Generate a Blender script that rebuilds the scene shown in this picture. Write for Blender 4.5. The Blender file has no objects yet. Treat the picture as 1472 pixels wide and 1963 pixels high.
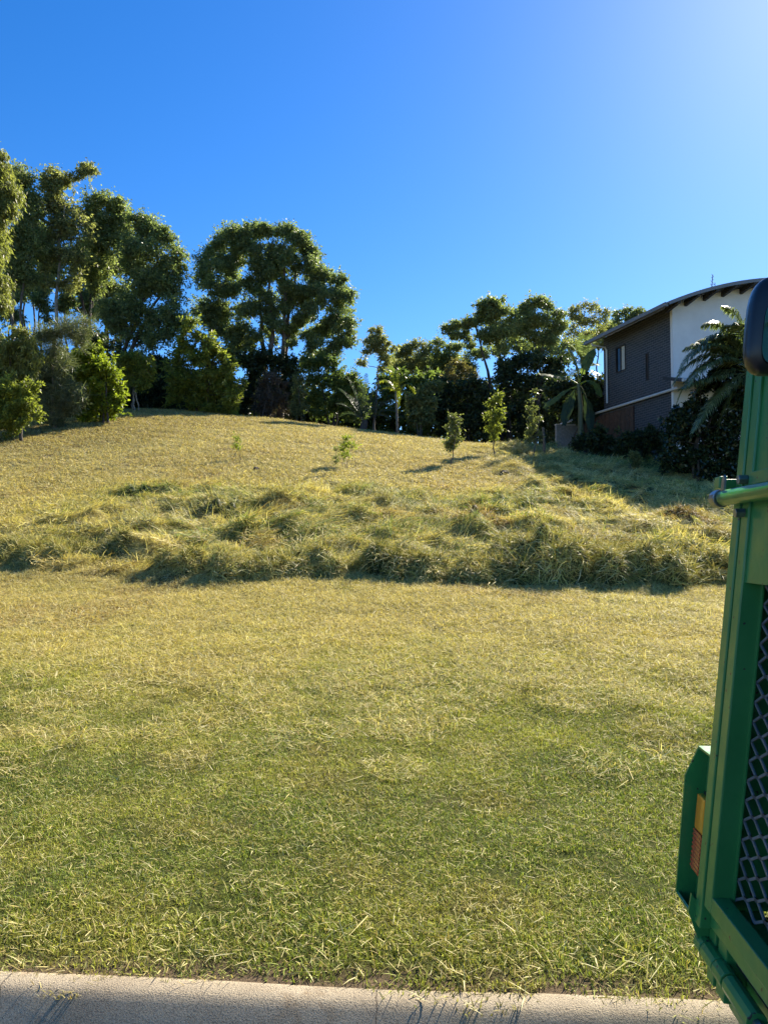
import bpy, bmesh, math, random
import numpy as np
from mathutils import Vector, Matrix, Euler

SC = bpy.context.scene
COL = SC.collection
R = math.radians
rng = np.random.default_rng(11)
random.seed(5)

# ------------------------------------------------------------------ camera, sky, sun, exposure
FPX, CX, CY = 1475.0, 736.0, 981.5            # focal length and centre in photo pixels
CAM_Z, PITCH = 1.6, R(2.5)
cam_d = bpy.data.cameras.new('camera'); cam = bpy.data.objects.new('camera', cam_d); COL.objects.link(cam)
cam.location = (0, 0, CAM_Z); cam.rotation_euler = (math.pi/2 + PITCH, 0, 0)
cam_d.sensor_fit = 'VERTICAL'; cam_d.sensor_height = 24.0; cam_d.lens = 24.0*FPX/1963.0
cam_d.clip_start = 0.05; cam_d.clip_end = 3000
SC.camera = cam

SUN_AZ, SUN_EL = R(35), R(37)
world = bpy.data.worlds.new('World'); SC.world = world; world.use_nodes = True
wn = world.node_tree; bg = wn.nodes['Background']
sky = wn.nodes.new('ShaderNodeTexSky'); sky.sky_type = 'NISHITA'; sky.sun_disc = False
sky.sun_elevation = SUN_EL; sky.sun_rotation = SUN_AZ
sky.altitude = 0; sky.air_density = 1.0; sky.dust_density = 0.20; sky.ozone_density = 5.0
hs = wn.nodes.new('ShaderNodeHueSaturation'); hs.inputs['Saturation'].default_value = 1.30; hs.inputs['Hue'].default_value = 0.508
wn.links.new(sky.outputs[0], hs.inputs['Color']); wn.links.new(hs.outputs[0], bg.inputs[0]); bg.inputs[1].default_value = 0.074
sun_d = bpy.data.lights.new('sun', 'SUN'); sun_d.energy = 5.0; sun_d.angle = R(0.53); sun_d.color = (1.0, 0.91, 0.76)
sun = bpy.data.objects.new('sun', sun_d); COL.objects.link(sun)
sv = Vector((math.sin(SUN_AZ)*math.cos(SUN_EL), math.cos(SUN_AZ)*math.cos(SUN_EL), math.sin(SUN_EL)))
sun.rotation_euler = sv.to_track_quat('Z', 'Y').to_euler(); sun.location = sv*60
vs = SC.view_settings
vs.view_transform = 'Standard'; vs.look = 'None'; vs.gamma = 1.0; vs.use_curve_mapping = False; vs.exposure = 1.42
SC.cycles.max_bounces = 5; SC.cycles.diffuse_bounces = 2; SC.cycles.transmission_bounces = 3; SC.cycles.use_adaptive_sampling = True; SC.cycles.adaptive_threshold = .012
SC.cycles.transparent_max_bounces = 6; SC.cycles.use_denoising = True; SC.cycles.sample_clamp_indirect = 3.0

# ------------------------------------------------------------------ helpers
def P(px, py, Y):
    """a photo pixel at world depth Y -> world point"""
    a = (px-CX)/FPX; b = (CY-py)/FPX
    fy = math.cos(PITCH) - b*math.sin(PITCH); fz = math.sin(PITCH) + b*math.cos(PITCH)
    k = Y/fy
    return np.array((a*k, Y, CAM_Z + fz*k))
def X(px, Y): return (px-CX)/FPX*Y

def smooth(a, b, x):
    t = np.clip((np.asarray(x, float)-a)/(b-a), 0, 1); return t*t*(3-2*t)
def _h(i, j, s):
    n = (i.astype(np.int64)*374761393 + j.astype(np.int64)*668265263 + s*982451653) & 0x7fffffff
    n = ((n ^ (n >> 13))*1274126177) & 0x7fffffff
    return ((n ^ (n >> 16)) & 0xffff)/65535.0
def vnoise(x, y, s=0):
    x = np.asarray(x, float); y = np.asarray(y, float)
    i = np.floor(x); j = np.floor(y); u = x-i; v = y-j
    u = u*u*(3-2*u); v = v*v*(3-2*v)
    return (_h(i, j, s)*(1-u)+_h(i+1, j, s)*u)*(1-v) + (_h(i, j+1, s)*(1-u)+_h(i+1, j+1, s)*u)*v
def fbm(x, y, s=0, octs=3):
    t = 0; a = .5; n = 0
    for o in range(octs):
        t = t + a*vnoise(x*2**o+13.7*o, y*2**o-7.1*o, s+o); n += a; a *= .5
    return t/n

def np_mesh(name, V, F, mat=None, attrs=None, smooth_shade=False):
    """F: list of index arrays (each (m,k)); attrs: {name: (domain, type, flat array)}"""
    V = np.asarray(V, np.float32).reshape(-1, 3)
    if isinstance(F, np.ndarray): F = [F]
    F = [np.asarray(f, np.int32) for f in F if len(f)]
    me = bpy.data.meshes.new(name)
    me.vertices.add(len(V)); me.vertices.foreach_set('co', V.ravel())
    loops = np.concatenate([f.ravel() for f in F]); tot = np.concatenate([np.full(len(f), f.shape[1], np.int32) for f in F])
    me.loops.add(len(loops)); me.loops.foreach_set('vertex_index', loops)
    me.polygons.add(len(tot)); st = np.concatenate(([0], np.cumsum(tot)[:-1])).astype(np.int32)
    me.polygons.foreach_set('loop_start', st); me.polygons.foreach_set('loop_total', tot)
    if smooth_shade: me.polygons.foreach_set('use_smooth', np.ones(len(tot), bool))
    me.update(calc_edges=True)
    for k, (dom, ty, arr) in (attrs or {}).items():
        at = me.attributes.new(k, ty, dom)
        at.data.foreach_set({'FLOAT': 'value', 'INT': 'value', 'FLOAT_VECTOR': 'vector', 'FLOAT_COLOR': 'color'}[ty], np.ascontiguousarray(arr).ravel())
    if mat: me.materials.append(mat)
    return me
def link(name, me, parent=None):
    o = bpy.data.objects.new(name, me); COL.objects.link(o)
    if parent is not None: o.parent = parent
    return o
def empty(name, loc=(0, 0, 0), rz=0):
    o = bpy.data.objects.new(name, None); COL.objects.link(o); o.location = [float(c) for c in loc]; o.rotation_euler = (0, 0, rz)
    o.empty_display_size = .2
    return o
def tag(o, label=None, cat=None, group=None, kind=None):
    for k, v in (('label', label), ('category', cat), ('group', group), ('kind', kind)):
        if v: o[k] = v
    return o

class MB:
    """collects verts and faces of one part"""
    def __init__(s): s.v = []; s.f = []
    def add(s, vs_, fs):
        n = len(s.v); s.v += [tuple(map(float, v)) for v in vs_]; s.f += [[n+i for i in f] for f in fs]
    def box(s, x0, x1, y0, y1, z0, z1, T=None):
        vs_ = [(x, y, z) for z in (z0, z1) for x, y in ((x0, y0), (x1, y0), (x1, y1), (x0, y1))]
        if T: vs_ = [T(*v) for v in vs_]
        s.add(vs_, [[3, 2, 1, 0], [4, 5, 6, 7], [0, 1, 5, 4], [1, 2, 6, 5], [2, 3, 7, 6], [3, 0, 4, 7]])
    def tube(s, pts, rad, n=8, cap=True):
        V, F = tube(pts, rad, n); s.add(V, F.tolist())
        if cap:
            k = len(V); b = len(s.v)-k
            s.f.append([b+i for i in range(n)][::-1]); s.f.append([b+k-n+i for i in range(n)])
    def prism(s, poly, z0, z1, axis='z', T=None):
        """polygon of (a,b) extruded along an axis"""
        mk = {'z': lambda a, b, c: (a, b, c), 'y': lambda a, b, c: (a, c, b), 'x': lambda a, b, c: (c, a, b)}[axis]
        n = len(poly); vs_ = [mk(a, b, c) for c in (z0, z1) for a, b in poly]
        if T: vs_ = [T(*v) for v in vs_]
        s.add(vs_, [list(range(n))[::-1], [n+i for i in range(n)]] + [[i, (i+1) % n, n+(i+1) % n, n+i] for i in range(n)])
    def build(s, name, mat, parent=None, bevel=0, smooth_shade=False):
        me = bpy.data.meshes.new(name); me.from_pydata(s.v, [], s.f)
        bm = bmesh.new(); bm.from_mesh(me); bmesh.ops.recalc_face_normals(bm, faces=bm.faces)
        if bevel: bmesh.ops.bevel(bm, geom=[e for e in bm.edges if len(e.link_faces) == 2 and e.calc_face_angle(0) > .6], offset=bevel, segments=2, affect='EDGES', profile=.6)
        if smooth_shade:
            for f in bm.faces: f.smooth = True
        bm.to_mesh(me); bm.free(); me.materials.append(mat)
        return link(name, me, parent)

def tube(pts, rad, n=6):
    pts = np.asarray(pts, float); k = len(pts)
    rad = np.broadcast_to(np.asarray(rad, float), (k,))
    d = np.gradient(pts, axis=0); d /= np.linalg.norm(d, axis=1)[:, None]+1e-9
    ref = np.array((.13, .97, .2)) if abs(d[:, 2]).mean() > .5 else np.array((0, 0.05, 1.))
    a = np.cross(d, ref); a /= np.linalg.norm(a, axis=1)[:, None]+1e-9; b = np.cross(d, a)
    t = np.arange(n)*2*math.pi/n
    V = (pts[:, None]+rad[:, None, None]*(a[:, None]*np.cos(t)[None, :, None]+b[:, None]*np.sin(t)[None, :, None])).reshape(-1, 3)
    i = np.arange(k-1)[:, None]*n; j = np.arange(n)[None]; j2 = (j+1) % n
    F = np.stack([i+j, i+j2, i+n+j2, i+n+j], -1).reshape(-1, 4)
    return V, F

# ------------------------------------------------------------------ materials
MATS = {}
def new_mat(name):
    m = bpy.data.materials.new(name); m.use_nodes = True; MATS[name] = m
    return m, m.node_tree, m.node_tree.nodes['Principled BSDF']
def nd(t, ty, **kw):
    n = t.nodes.new(ty)
    for k, v in kw.items(): setattr(n, k, v)
    return n
def mixc(t, f, a, b, mode='MIX'):
    n = nd(t, 'ShaderNodeMix', data_type='RGBA', blend_type=mode)
    for i, v in ((0, f), (6, a), (7, b)):
        if hasattr(v, 'is_linked') or hasattr(v, 'links'): t.links.new(v, n.inputs[i])
        else: n.inputs[i].default_value = v if i == 0 else (*v, 1) if len(v) == 3 else v
    return n.outputs[2]
def noise(t, scale, detail=4, rough=.55, vec=None):
    n = nd(t, 'ShaderNodeTexNoise'); n.inputs['Scale'].default_value = scale; n.inputs['Detail'].default_value = detail; n.inputs['Roughness'].default_value = rough
    if vec is not None: t.links.new(vec, n.inputs['Vector'])
    return n.outputs[0]
def ramp(t, inp, stops):
    n = nd(t, 'ShaderNodeValToRGB'); e = n.color_ramp.elements
    while len(e) < len(stops): e.new(.5)
    for k, (p, c) in enumerate(stops):
        e[k].position = p; e[k].color = (*c, 1) if len(c) == 3 else c
    t.links.new(inp, n.inputs[0]); return n.outputs[0]
def bump(t, bsdf, h, strength=.3, dist=.02):
    b = nd(t, 'ShaderNodeBump'); b.inputs['Strength'].default_value = strength; b.inputs['Distance'].default_value = dist
    t.links.new(h, b.inputs['Height']); t.links.new(b.outputs[0], bsdf.inputs['Normal'])
def objco(t): return nd(t, 'ShaderNodeTexCoord').outputs['Object']

def plain(name, c, rough=.6, metal=0, var=.12, vscale=6, bumps=0, bscale=60, coat=0, spec=.5):
    m, t, b = new_mat(name); co = objco(t)
    n = noise(t, vscale, 5, .6, co)
    lo = tuple(x*(1-var*2) for x in c); hi = tuple(min(1, x*(1+var)) for x in c)
    t.links.new(ramp(t, n, [(.3, lo), (.7, hi)]), b.inputs['Base Color'])
    b.inputs['Roughness'].default_value = rough; b.inputs['Metallic'].default_value = metal; b.inputs['Coat Weight'].default_value = coat
    b.inputs['Specular IOR Level'].default_value = spec
    if bumps: bump(t, b, noise(t, bscale, 3, .6, co), bumps, .01)
    return m

def leaf_mat(name, c, tip=None, transl=.42, rough=.45, spec=.35, var=.45):
    """leaf surface: diffuse + light through the leaf, colour varied leaf by leaf"""
    m, t, b = new_mat(name)
    at = nd(t, 'ShaderNodeAttribute', attribute_name='rnd')
    tip = tip or tuple(min(1, x*1.9) for x in c)
    cr = ramp(t, at.outputs['Fac'], [(0, tuple(x*(1-var) for x in c)), (.55, c), (.9, tuple((x+y)/2 for x, y in zip(c, tip))), (1, tip)])
    t.links.new(cr, b.inputs['Base Color']); b.inputs['Roughness'].default_value = rough; b.inputs['Specular IOR Level'].default_value = spec
    tr = nd(t, 'ShaderNodeBsdfTranslucent')
    t.links.new(mixc(t, 1.0, cr, (1.12, 1.25, .66), 'MULTIPLY'), tr.inputs[0])
    mx = nd(t, 'ShaderNodeMixShader'); mx.inputs[0].default_value = transl
    t.links.new(b.outputs[0], mx.inputs[1]); t.links.new(tr.outputs[0], mx.inputs[2])
    t.links.new(mx.outputs[0], t.nodes['Material Output'].inputs[0])
    return m

def grass_mat(name, instanced=True, transl=.33):
    m, t, b = new_mat(name)
    c = nd(t, 'ShaderNodeAttribute', attribute_name='col')
    if instanced: c.attribute_type = 'INSTANCER'
    r = nd(t, 'ShaderNodeAttribute', attribute_name='rnd'); d = nd(t, 'ShaderNodeAttribute', attribute_name='dry')
    straw = ramp(t, r.outputs['Fac'], [(0, (.34, .25, .09)), (.45, (.56, .47, .17)), (.8, (.70, .61, .26)), (1, (.80, .73, .42))])
    v = nd(t, 'ShaderNodeMapRange'); v.inputs[3].default_value = .30; v.inputs[4].default_value = 1.75
    t.links.new(r.outputs['Fac'], v.inputs[0])
    own = mixc(t, 1.0, c.outputs['Color'], v.outputs[0], 'MULTIPLY')
    col = mixc(t, d.outputs['Fac'], own, straw)
    t.links.new(col, b.inputs['Base Color']); b.inputs['Roughness'].default_value = .6; b.inputs['Specular IOR Level'].default_value = .14
    tr = nd(t, 'ShaderNodeBsdfTranslucent'); t.links.new(mixc(t, 1.0, col, (1.2, 1.2, .6), 'MULTIPLY'), tr.inputs[0])
    mx = nd(t, 'ShaderNodeMixShader'); mx.inputs[0].default_value = transl
    t.links.new(b.outputs[0], mx.inputs[1]); t.links.new(tr.outputs[0], mx.inputs[2]); t.links.new(mx.outputs[0], t.nodes['Material Output'].inputs[0])
    return m

# ------------------------------------------------------------------ terrain
YAW = R(-4.2)
U = np.array((math.cos(YAW), math.sin(YAW))); N = np.array((-math.sin(YAW), math.cos(YAW)))
KO = np.array((0.0, 2.585))                       # a point on the back edge of the kerb
def to_st(x, y): return (x-KO[0])*U[0]+(y-KO[1])*U[1], (x-KO[0])*N[0]+(y-KO[1])*N[1]
def to_xy(s, t): return KO[0]+s*U[0]+t*N[0], KO[1]+s*U[1]+t*N[1]

CP = []
for s in (-60, -12, -5, 0, 5, 12, 60): x, y = to_xy(s, 0.); CP.append((x, y, .145))
for s in (-30, -6, 0, 6, 30):
    for t, z in ((2.0, .22), (4.0, .41), (6.5, .73)):
        x, y = to_xy(s, t); CP.append((x, y, z))
for x, z in ((-25, 1.0), (-7, .98), (0, 1.08), (7, 1.08), (25, 1.0)): CP.append((x, 11.6, z))
cols = {-700: [(16, 2.2), (24, 4.3), (34, 6.8), (45, 8.5)],
        0: [(16, 2.12), (20, 3.15), (24, 4.4), (27, 5.35), (34, 7.3), (45, 9.0)],
        250: [(16, 2.08), (20, 3.15), (24, 4.4), (28, 5.7), (32, 6.95), (35, 7.75), (45, 9.2)],
        500: [(16, 2.05), (20, 3.1), (24, 4.25), (28, 5.4), (32, 6.55), (36, 7.55), (45, 8.8)],
        736: [(16, 2.0), (20, 2.95), (24, 3.95), (28, 5.0), (32, 6.0), (36, 6.85), (45, 8.0)],
        1050: [(16, 1.92), (20, 2.78), (24, 3.65), (28, 4.55), (32, 5.4), (36, 6.0), (45, 7.0)],
        1350: [(16, 1.8), (20, 2.5), (24, 3.25), (28, 4.05), (34, 5.0), (45, 6.3)],
        2100: [(16, 1.7), (24, 3.0), (34, 4.6), (45, 6.0)]}
for px, l in cols.items():
    for Y, z in l: CP.append((X(px, Y), Y, z))
for x in (-200, -80, 0, 80, 200):
    CP += [(x, 70, 9.5), (x, 130, 11), (x, 420, 12)]
for y in (3, 30): CP += [(-300, y, .3+y*.2), (300, y, .3+y*.15)]
CP = np.array(CP)
def _k(r2): return .5*r2*np.log(r2+1e-9)
_d2 = ((CP[:, None, :2]-CP[None, :, :2])**2).sum(-1)/400.
_n = len(CP); _A = np.zeros((_n+3, _n+3)); _A[:_n, :_n] = _k(_d2)+np.eye(_n)*2e-5
_A[:_n, _n] = 1; _A[:_n, _n+1:] = CP[:, :2]/20.; _A[_n, :_n] = 1; _A[_n+1:, :_n] = (CP[:, :2]/20.).T
_W = np.linalg.solve(_A, np.concatenate((CP[:, 2], np.zeros(3))))
def tps(x, y):
    x = np.asarray(x, float).ravel(); y = np.asarray(y, float).ravel(); out = np.empty(len(x))
    for i in range(0, len(x), 20000):
        a, b = x[i:i+20000], y[i:i+20000]
        K = _k(((a[:, None]-CP[None, :, 0])**2+(b[:, None]-CP[None, :, 1])**2)/400.)
        out[i:i+20000] = K@_W[:_n]+_W[_n]+_W[_n+1]*a/20.+_W[_n+2]*b/20.
    return out
def long_mask(x, y):
    """where uncut or flattened long grass lies"""
    w = (fbm(x*.35, y*.35, 3)-.5)*4
    mid = smooth(11.3, 13.4, y+w*.6)*(1-smooth(18.8, 21.5, y+w))*smooth(-8.2, -5.6, x+w*.6)
    right = smooth(12.6, 14, y)*smooth(2.2, 5.0, x-.10*(y-22)+w*.7)*(1-smooth(33, 36, y))
    return np.clip(np.maximum(mid, right), 0, 1)
def height(x, y):
    x = np.asarray(x, float); y = np.asarray(y, float); sh = np.broadcast(x, y).shape
    x = np.broadcast_to(x, sh).ravel(); y = np.broadcast_to(y, sh).ravel()
    s, t = to_st(x, y); lm = long_mask(x, y)
    z = tps(x, y)
    z = z + smooth(0.05, .6, t)*((fbm(x*1.6, y*1.6, 21)-.5)*.05 + (fbm(x*.45, y*.45, 22)-.5)*.10*smooth(5, 9, y))
    lump = np.clip(fbm(x*.95, y*.8, 31, 2)-.46, 0, 1)*1.35+np.clip(fbm(x*2.2, y*2.0, 35, 2)-.48, 0, 1)*1.1+np.clip(fbm(x*4.6, y*4.2, 37, 2)-.5, 0, 1)*.45
    z = z + lm*lump*.42
    z = np.where(t < .1, np.minimum(z, .14), z)
    return z.reshape(sh)
def hz(x, y): return float(height(np.array([x]), np.array([y]))[0])

GREEN = np.array((.190, .245, .045)); YG = np.array((.420, .425, .085)); STRAW = np.array((.570, .480, .140))
TAN = np.array((.540, .455, .235)); RUST = np.array((.40, .26, .095)); LONG = np.array((.200, .250, .065)); LITTER = np.array((.20, .145, .085))
def grass_color(x, y, jit=0):
    x = np.asarray(x, float); y = np.asarray(y, float); s, t = to_st(x, y)
    n1 = fbm(x*.55, y*.55, 41); n2 = fbm(x*1.7, y*1.7, 45); n3 = fbm(x*.25, y*.25, 49)
    L = lambda a, b, f: a+(b-a)*np.clip(f, 0, 1)[:, None]
    c = np.repeat(GREEN[None], len(x), 0)
    c = L(c, YG*.9, smooth(.40, .75, n2)*.75+.1)
    n4 = fbm(x*2.6, y*2.6, 57); n5 = fbm(x*.9, y*.9, 59)
    c = L(c, np.array((.085, .135, .026)), smooth(.58, .75, n5)*.25)
    c = L(c, np.array((.30, .235, .085)), smooth(.60, .74, n4)*.5)
    c = L(c, np.array((.27, .20, .10)), (1-smooth(.05, .22, t+(n2-.5)*.35))*.8)
    tt = t+(n1-.5)*2.4+(n3-.5)*1.5-.35
    c = L(c, YG, smooth(2.2, 4.6, tt)*.8)
    st = STRAW+(RUST-STRAW)*smooth(.48, .72, n1)[:, None]
    st = st+(YG*1.15-st)*(smooth(.52, .75, n2)*.55)[:, None]
    c = L(c, st, smooth(3.3, 5.6, tt))
    c = L(c, TAN+(RUST*1.05-TAN)*(smooth(.45, .75, n1)*.5)[:, None], smooth(17, 24, y+(n3-.5)*6))
    lm = long_mask(x, y)
    lg = LONG+(np.array((.53, .46, .19))-LONG)*smooth(.44, .62, n2*.55+n1*.45)[:, None]
    lg = lg+(RUST-lg)*(smooth(.62, .74, fbm(x*.8, y*.8, 53))*.7)[:, None]
    c = L(c, lg, lm)
    edge = -8.9+.5*(y-27)                         # leaf litter below the trees on the left and along the back
    c = L(c, LITTER, smooth(-1.5, .7, (edge-x)*.6+(n1-.5)*2)*smooth(23, 26, y)*.85)
    c = L(c, LITTER, smooth(33, 37, y+(n1-.5)*3)*.7)
    return np.clip(c, .01, .9)

# ground sheet: fine near the camera, coarse to the horizon
def axis_pts(fine, far, n_far):
    g = np.geomspace(1, far/fine[-1], n_far)[1:]*fine[-1]; return np.concatenate((fine, g))
tt = [0.0]
while tt[-1] < 46: tt.append(tt[-1]+max(.035, .0095*tt[-1]+.025))
tt = axis_pts(np.array(tt), 900, 22)
sh = [0.0]
while sh[-1] < 28: sh.append(sh[-1]+.07+.009*sh[-1])
sh = axis_pts(np.array(sh), 900, 20); ss = np.concatenate((-sh[::-1], sh[1:]))
S_, T_ = np.meshgrid(ss, tt); gx, gy = to_xy(S_.ravel(), T_.ravel()); gz = height(gx, gy)
nc = len(ss); i = (np.arange(len(tt)-1)[:, None]*nc+np.arange(nc-1)[None]).ravel()
gcol = grass_color(gx, gy); _, gt = to_st(gx, gy)
soil = np.array((.19, .14, .09)); gcol = gcol*.30  # ground colour darkened to deepen the shade between blades
f = (1-smooth(.02, .16, gt+(fbm(gx*5, gy*5, 61)-.5)*.16))[:, None]; gcol = gcol*(1-f)+soil*f
m, t_, b_ = new_mat('ground_thatch')
a_ = nd(t_, 'ShaderNodeAttribute', attribute_name='col'); co_ = objco(t_)
v1 = ramp(t_, noise(t_, 55, 6, .7, co_), [(.25, (.45, .45, .42)), (.75, (1.35, 1.3, 1.2))])
t_.links.new(mixc(t_, 1.0, a_.outputs['Color'], v1, 'MULTIPLY'), b_.inputs['Base Color']); b_.inputs['Roughness'].default_value = .95; b_.inputs['Specular IOR Level'].default_value = .1
bump(t_, b_, noise(t_, 90, 5, .7, co_), .8, .03)
g_me = np_mesh('ground', np.stack((gx, gy, gz), 1), np.stack((i, i+1, i+nc+1, i+nc), 1), m, {'col': ('POINT', 'FLOAT_COLOR', np.concatenate((gcol, np.ones((len(gcol), 1))), 1).astype(np.float32))}, True)
tag(link('ground', g_me), 'sloping mown grass block rising from the kerb to the trees', 'ground', kind='structure')

# kerb and road
m, t_, b_ = new_mat('kerb_concrete'); co_ = objco(t_)
n_a = noise(t_, 5, 5, .6, co_); n_b = noise(t_, 190, 3, .7, co_)
c_a = ramp(t_, n_a, [(.3, (.33, .265, .175)), (.7, (.50, .415, .28))])
c_b = ramp(t_, n_b, [(.34, (.42, .40, .38)), (.5, (1, 1, 1)), (.72, (1.25, 1.22, 1.15))])
c_s = ramp(t_, noise(t_, 2.6, 6, .7, co_), [(.60, (1, 1, 1)), (.70, (.62, .52, .42))])
sx_ = nd(t_, 'ShaderNodeSeparateXYZ'); t_.links.new(co_, sx_.inputs[0])
jn = nd(t_, 'ShaderNodeMath', operation='MULTIPLY_ADD'); t_.links.new(noise(t_, 9, 3, .6, co_), jn.inputs[0]); jn.inputs[1].default_value = .05; t_.links.new(sx_.outputs[0], jn.inputs[2])
jp = nd(t_, 'ShaderNodeMath', operation='PINGPONG'); t_.links.new(jn.outputs[0], jp.inputs[0]); jp.inputs[1].default_value = .62
c_j = ramp(t_, jp.outputs[0], [(0, (.30, .27, .24)), (.0022, (.4, .37, .34)), (.004, (1, 1, 1))])
t_.links.new(mixc(t_, 1.0, mixc(t_, 1.0, mixc(t_, 1.0, c_a, c_b, 'MULTIPLY'), c_s, 'MULTIPLY'), c_j, 'MULTIPLY'), b_.inputs['Base Color']); b_.inputs['Roughness'].default_value = .9
bump(t_, b_, n_b, .9, .012)
prof = [(.03, -.25), (.03, .139), (.0, .146), (-.035, .148), (-.058, .146), (-.073, .138), (-.092, .124), (-.15, .072), (-.20, .030), (-.25, .008), (-.32, .002), (-.62, .028), (-.62, -.2)]
sk = np.arange(-30, 30.01, .25); V = []
for s in sk:
    for t, z in prof:
        x, y = to_xy(s, t); V.append((x, y, z+(vnoise(np.array([s*1.3]), np.array([t*9]))[0]-.5)*.006))
k = len(prof); i = (np.arange(len(sk)-1)[:, None]*k+np.arange(k-1)[None]).ravel()
ko = link('kerb', np_mesh('kerb', V, np.stack((i, i+1, i+k+1, i+k), 1), m, None, True)); tag(ko, 'pale concrete roll kerb and gutter along the road edge', 'kerb', kind='structure')
m = plain('asphalt', (.055, .053, .05), .9, var=.25, vscale=3, bumps=.7, bscale=140)
mb = MB()
q = [to_xy(-300, -.60), to_xy(300, -.60), to_xy(300, -160), to_xy(-300, -160)]
mb.add([(x, y, .018) for x, y in q], [[0, 1, 2, 3]])
tag(mb.build('road', m), 'dark asphalt road in front of the kerb', 'road', kind='structure')

# ------------------------------------------------------------------ grass (uncountable: stuff)
G_INST = grass_mat('grass_blades'); G_MESH = grass_mat('grass_heap_blades', False, .15)
def blades(n, rad, lmin, lmax, w, lean, curl, dry_p, lift=0.0, flow=None, seed=0, power=.5, long_dry=1.0):
    """n blades in a disc: three-segment ribbons; lean 0 upright .. 1 lying"""
    g = np.random.default_rng(seed)
    r = rad*g.random(n)**power; a = g.random(n)*2*math.pi
    base = np.stack((r*np.cos(a), r*np.sin(a), g.random(n)*lift-.004), 1)
    L = lmin+(lmax-lmin)*g.random(n)**1.6; dry = (g.random(n) < dry_p).astype(float); L = np.where(dry > 0, L*long_dry, L)
    az = g.random(n)*2*math.pi if flow is None else flow+g.normal(0, .55, n)
    le = np.clip(lean+g.normal(0, .22, n), .02, 1.0)*math.pi/2
    h = np.stack((np.cos(az), np.sin(az), np.zeros(n)), 1); up = np.array((0, 0, 1.))
    d0 = h*np.sin(le)[:, None]+up*np.cos(le)[:, None]
    le2 = np.minimum(le+curl*g.random(n), math.pi*.56); d1 = h*np.sin(le2)[:, None]+up*np.cos(le2)[:, None]
    sd = np.stack((-np.sin(az), np.cos(az), np.zeros(n)), 1)+up*g.normal(0, .5, n)[:, None]
    sd /= np.linalg.norm(sd, axis=1)[:, None]
    ww = (w*(.6+.8*g.random(n)))[:, None]
    p1 = base+d0*(L*.5)[:, None]; p2 = p1+d1*(L*.5)[:, None]; p2[:, 2] = np.maximum(p2[:, 2], .003)
    V = np.stack((base-sd*ww*.5, base+sd*ww*.5, p1+sd*ww*.45, p1-sd*ww*.45, p2), 1).reshape(-1, 3)
    o = np.arange(n)[:, None]*5
    rn = g.random(n)
    return V, [o+np.array([[0, 1, 2, 3]]), o+np.array([[3, 2, 4]])], rn, dry
def proto(name, parts):
    Vs, Q, T3, rn, dr = [], [], [], [], []; off = 0
    for V, F, r_, d_ in parts:
        Vs.append(V); Q.append(F[0]+off); T3.append(F[1]+off); rn.append(r_); dr.append(d_); off += len(V)
    rn = np.repeat(np.concatenate(rn), 5).astype(np.float32); dr = np.repeat(np.concatenate(dr), 5).astype(np.float32)
    me = np_mesh(name, np.concatenate(Vs), [np.concatenate(Q), np.concatenate(T3)], G_INST, {'rnd': ('POINT', 'FLOAT', rn), 'dry': ('POINT', 'FLOAT', dr)})
    return bpy.data.objects.new(name, me)

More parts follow.
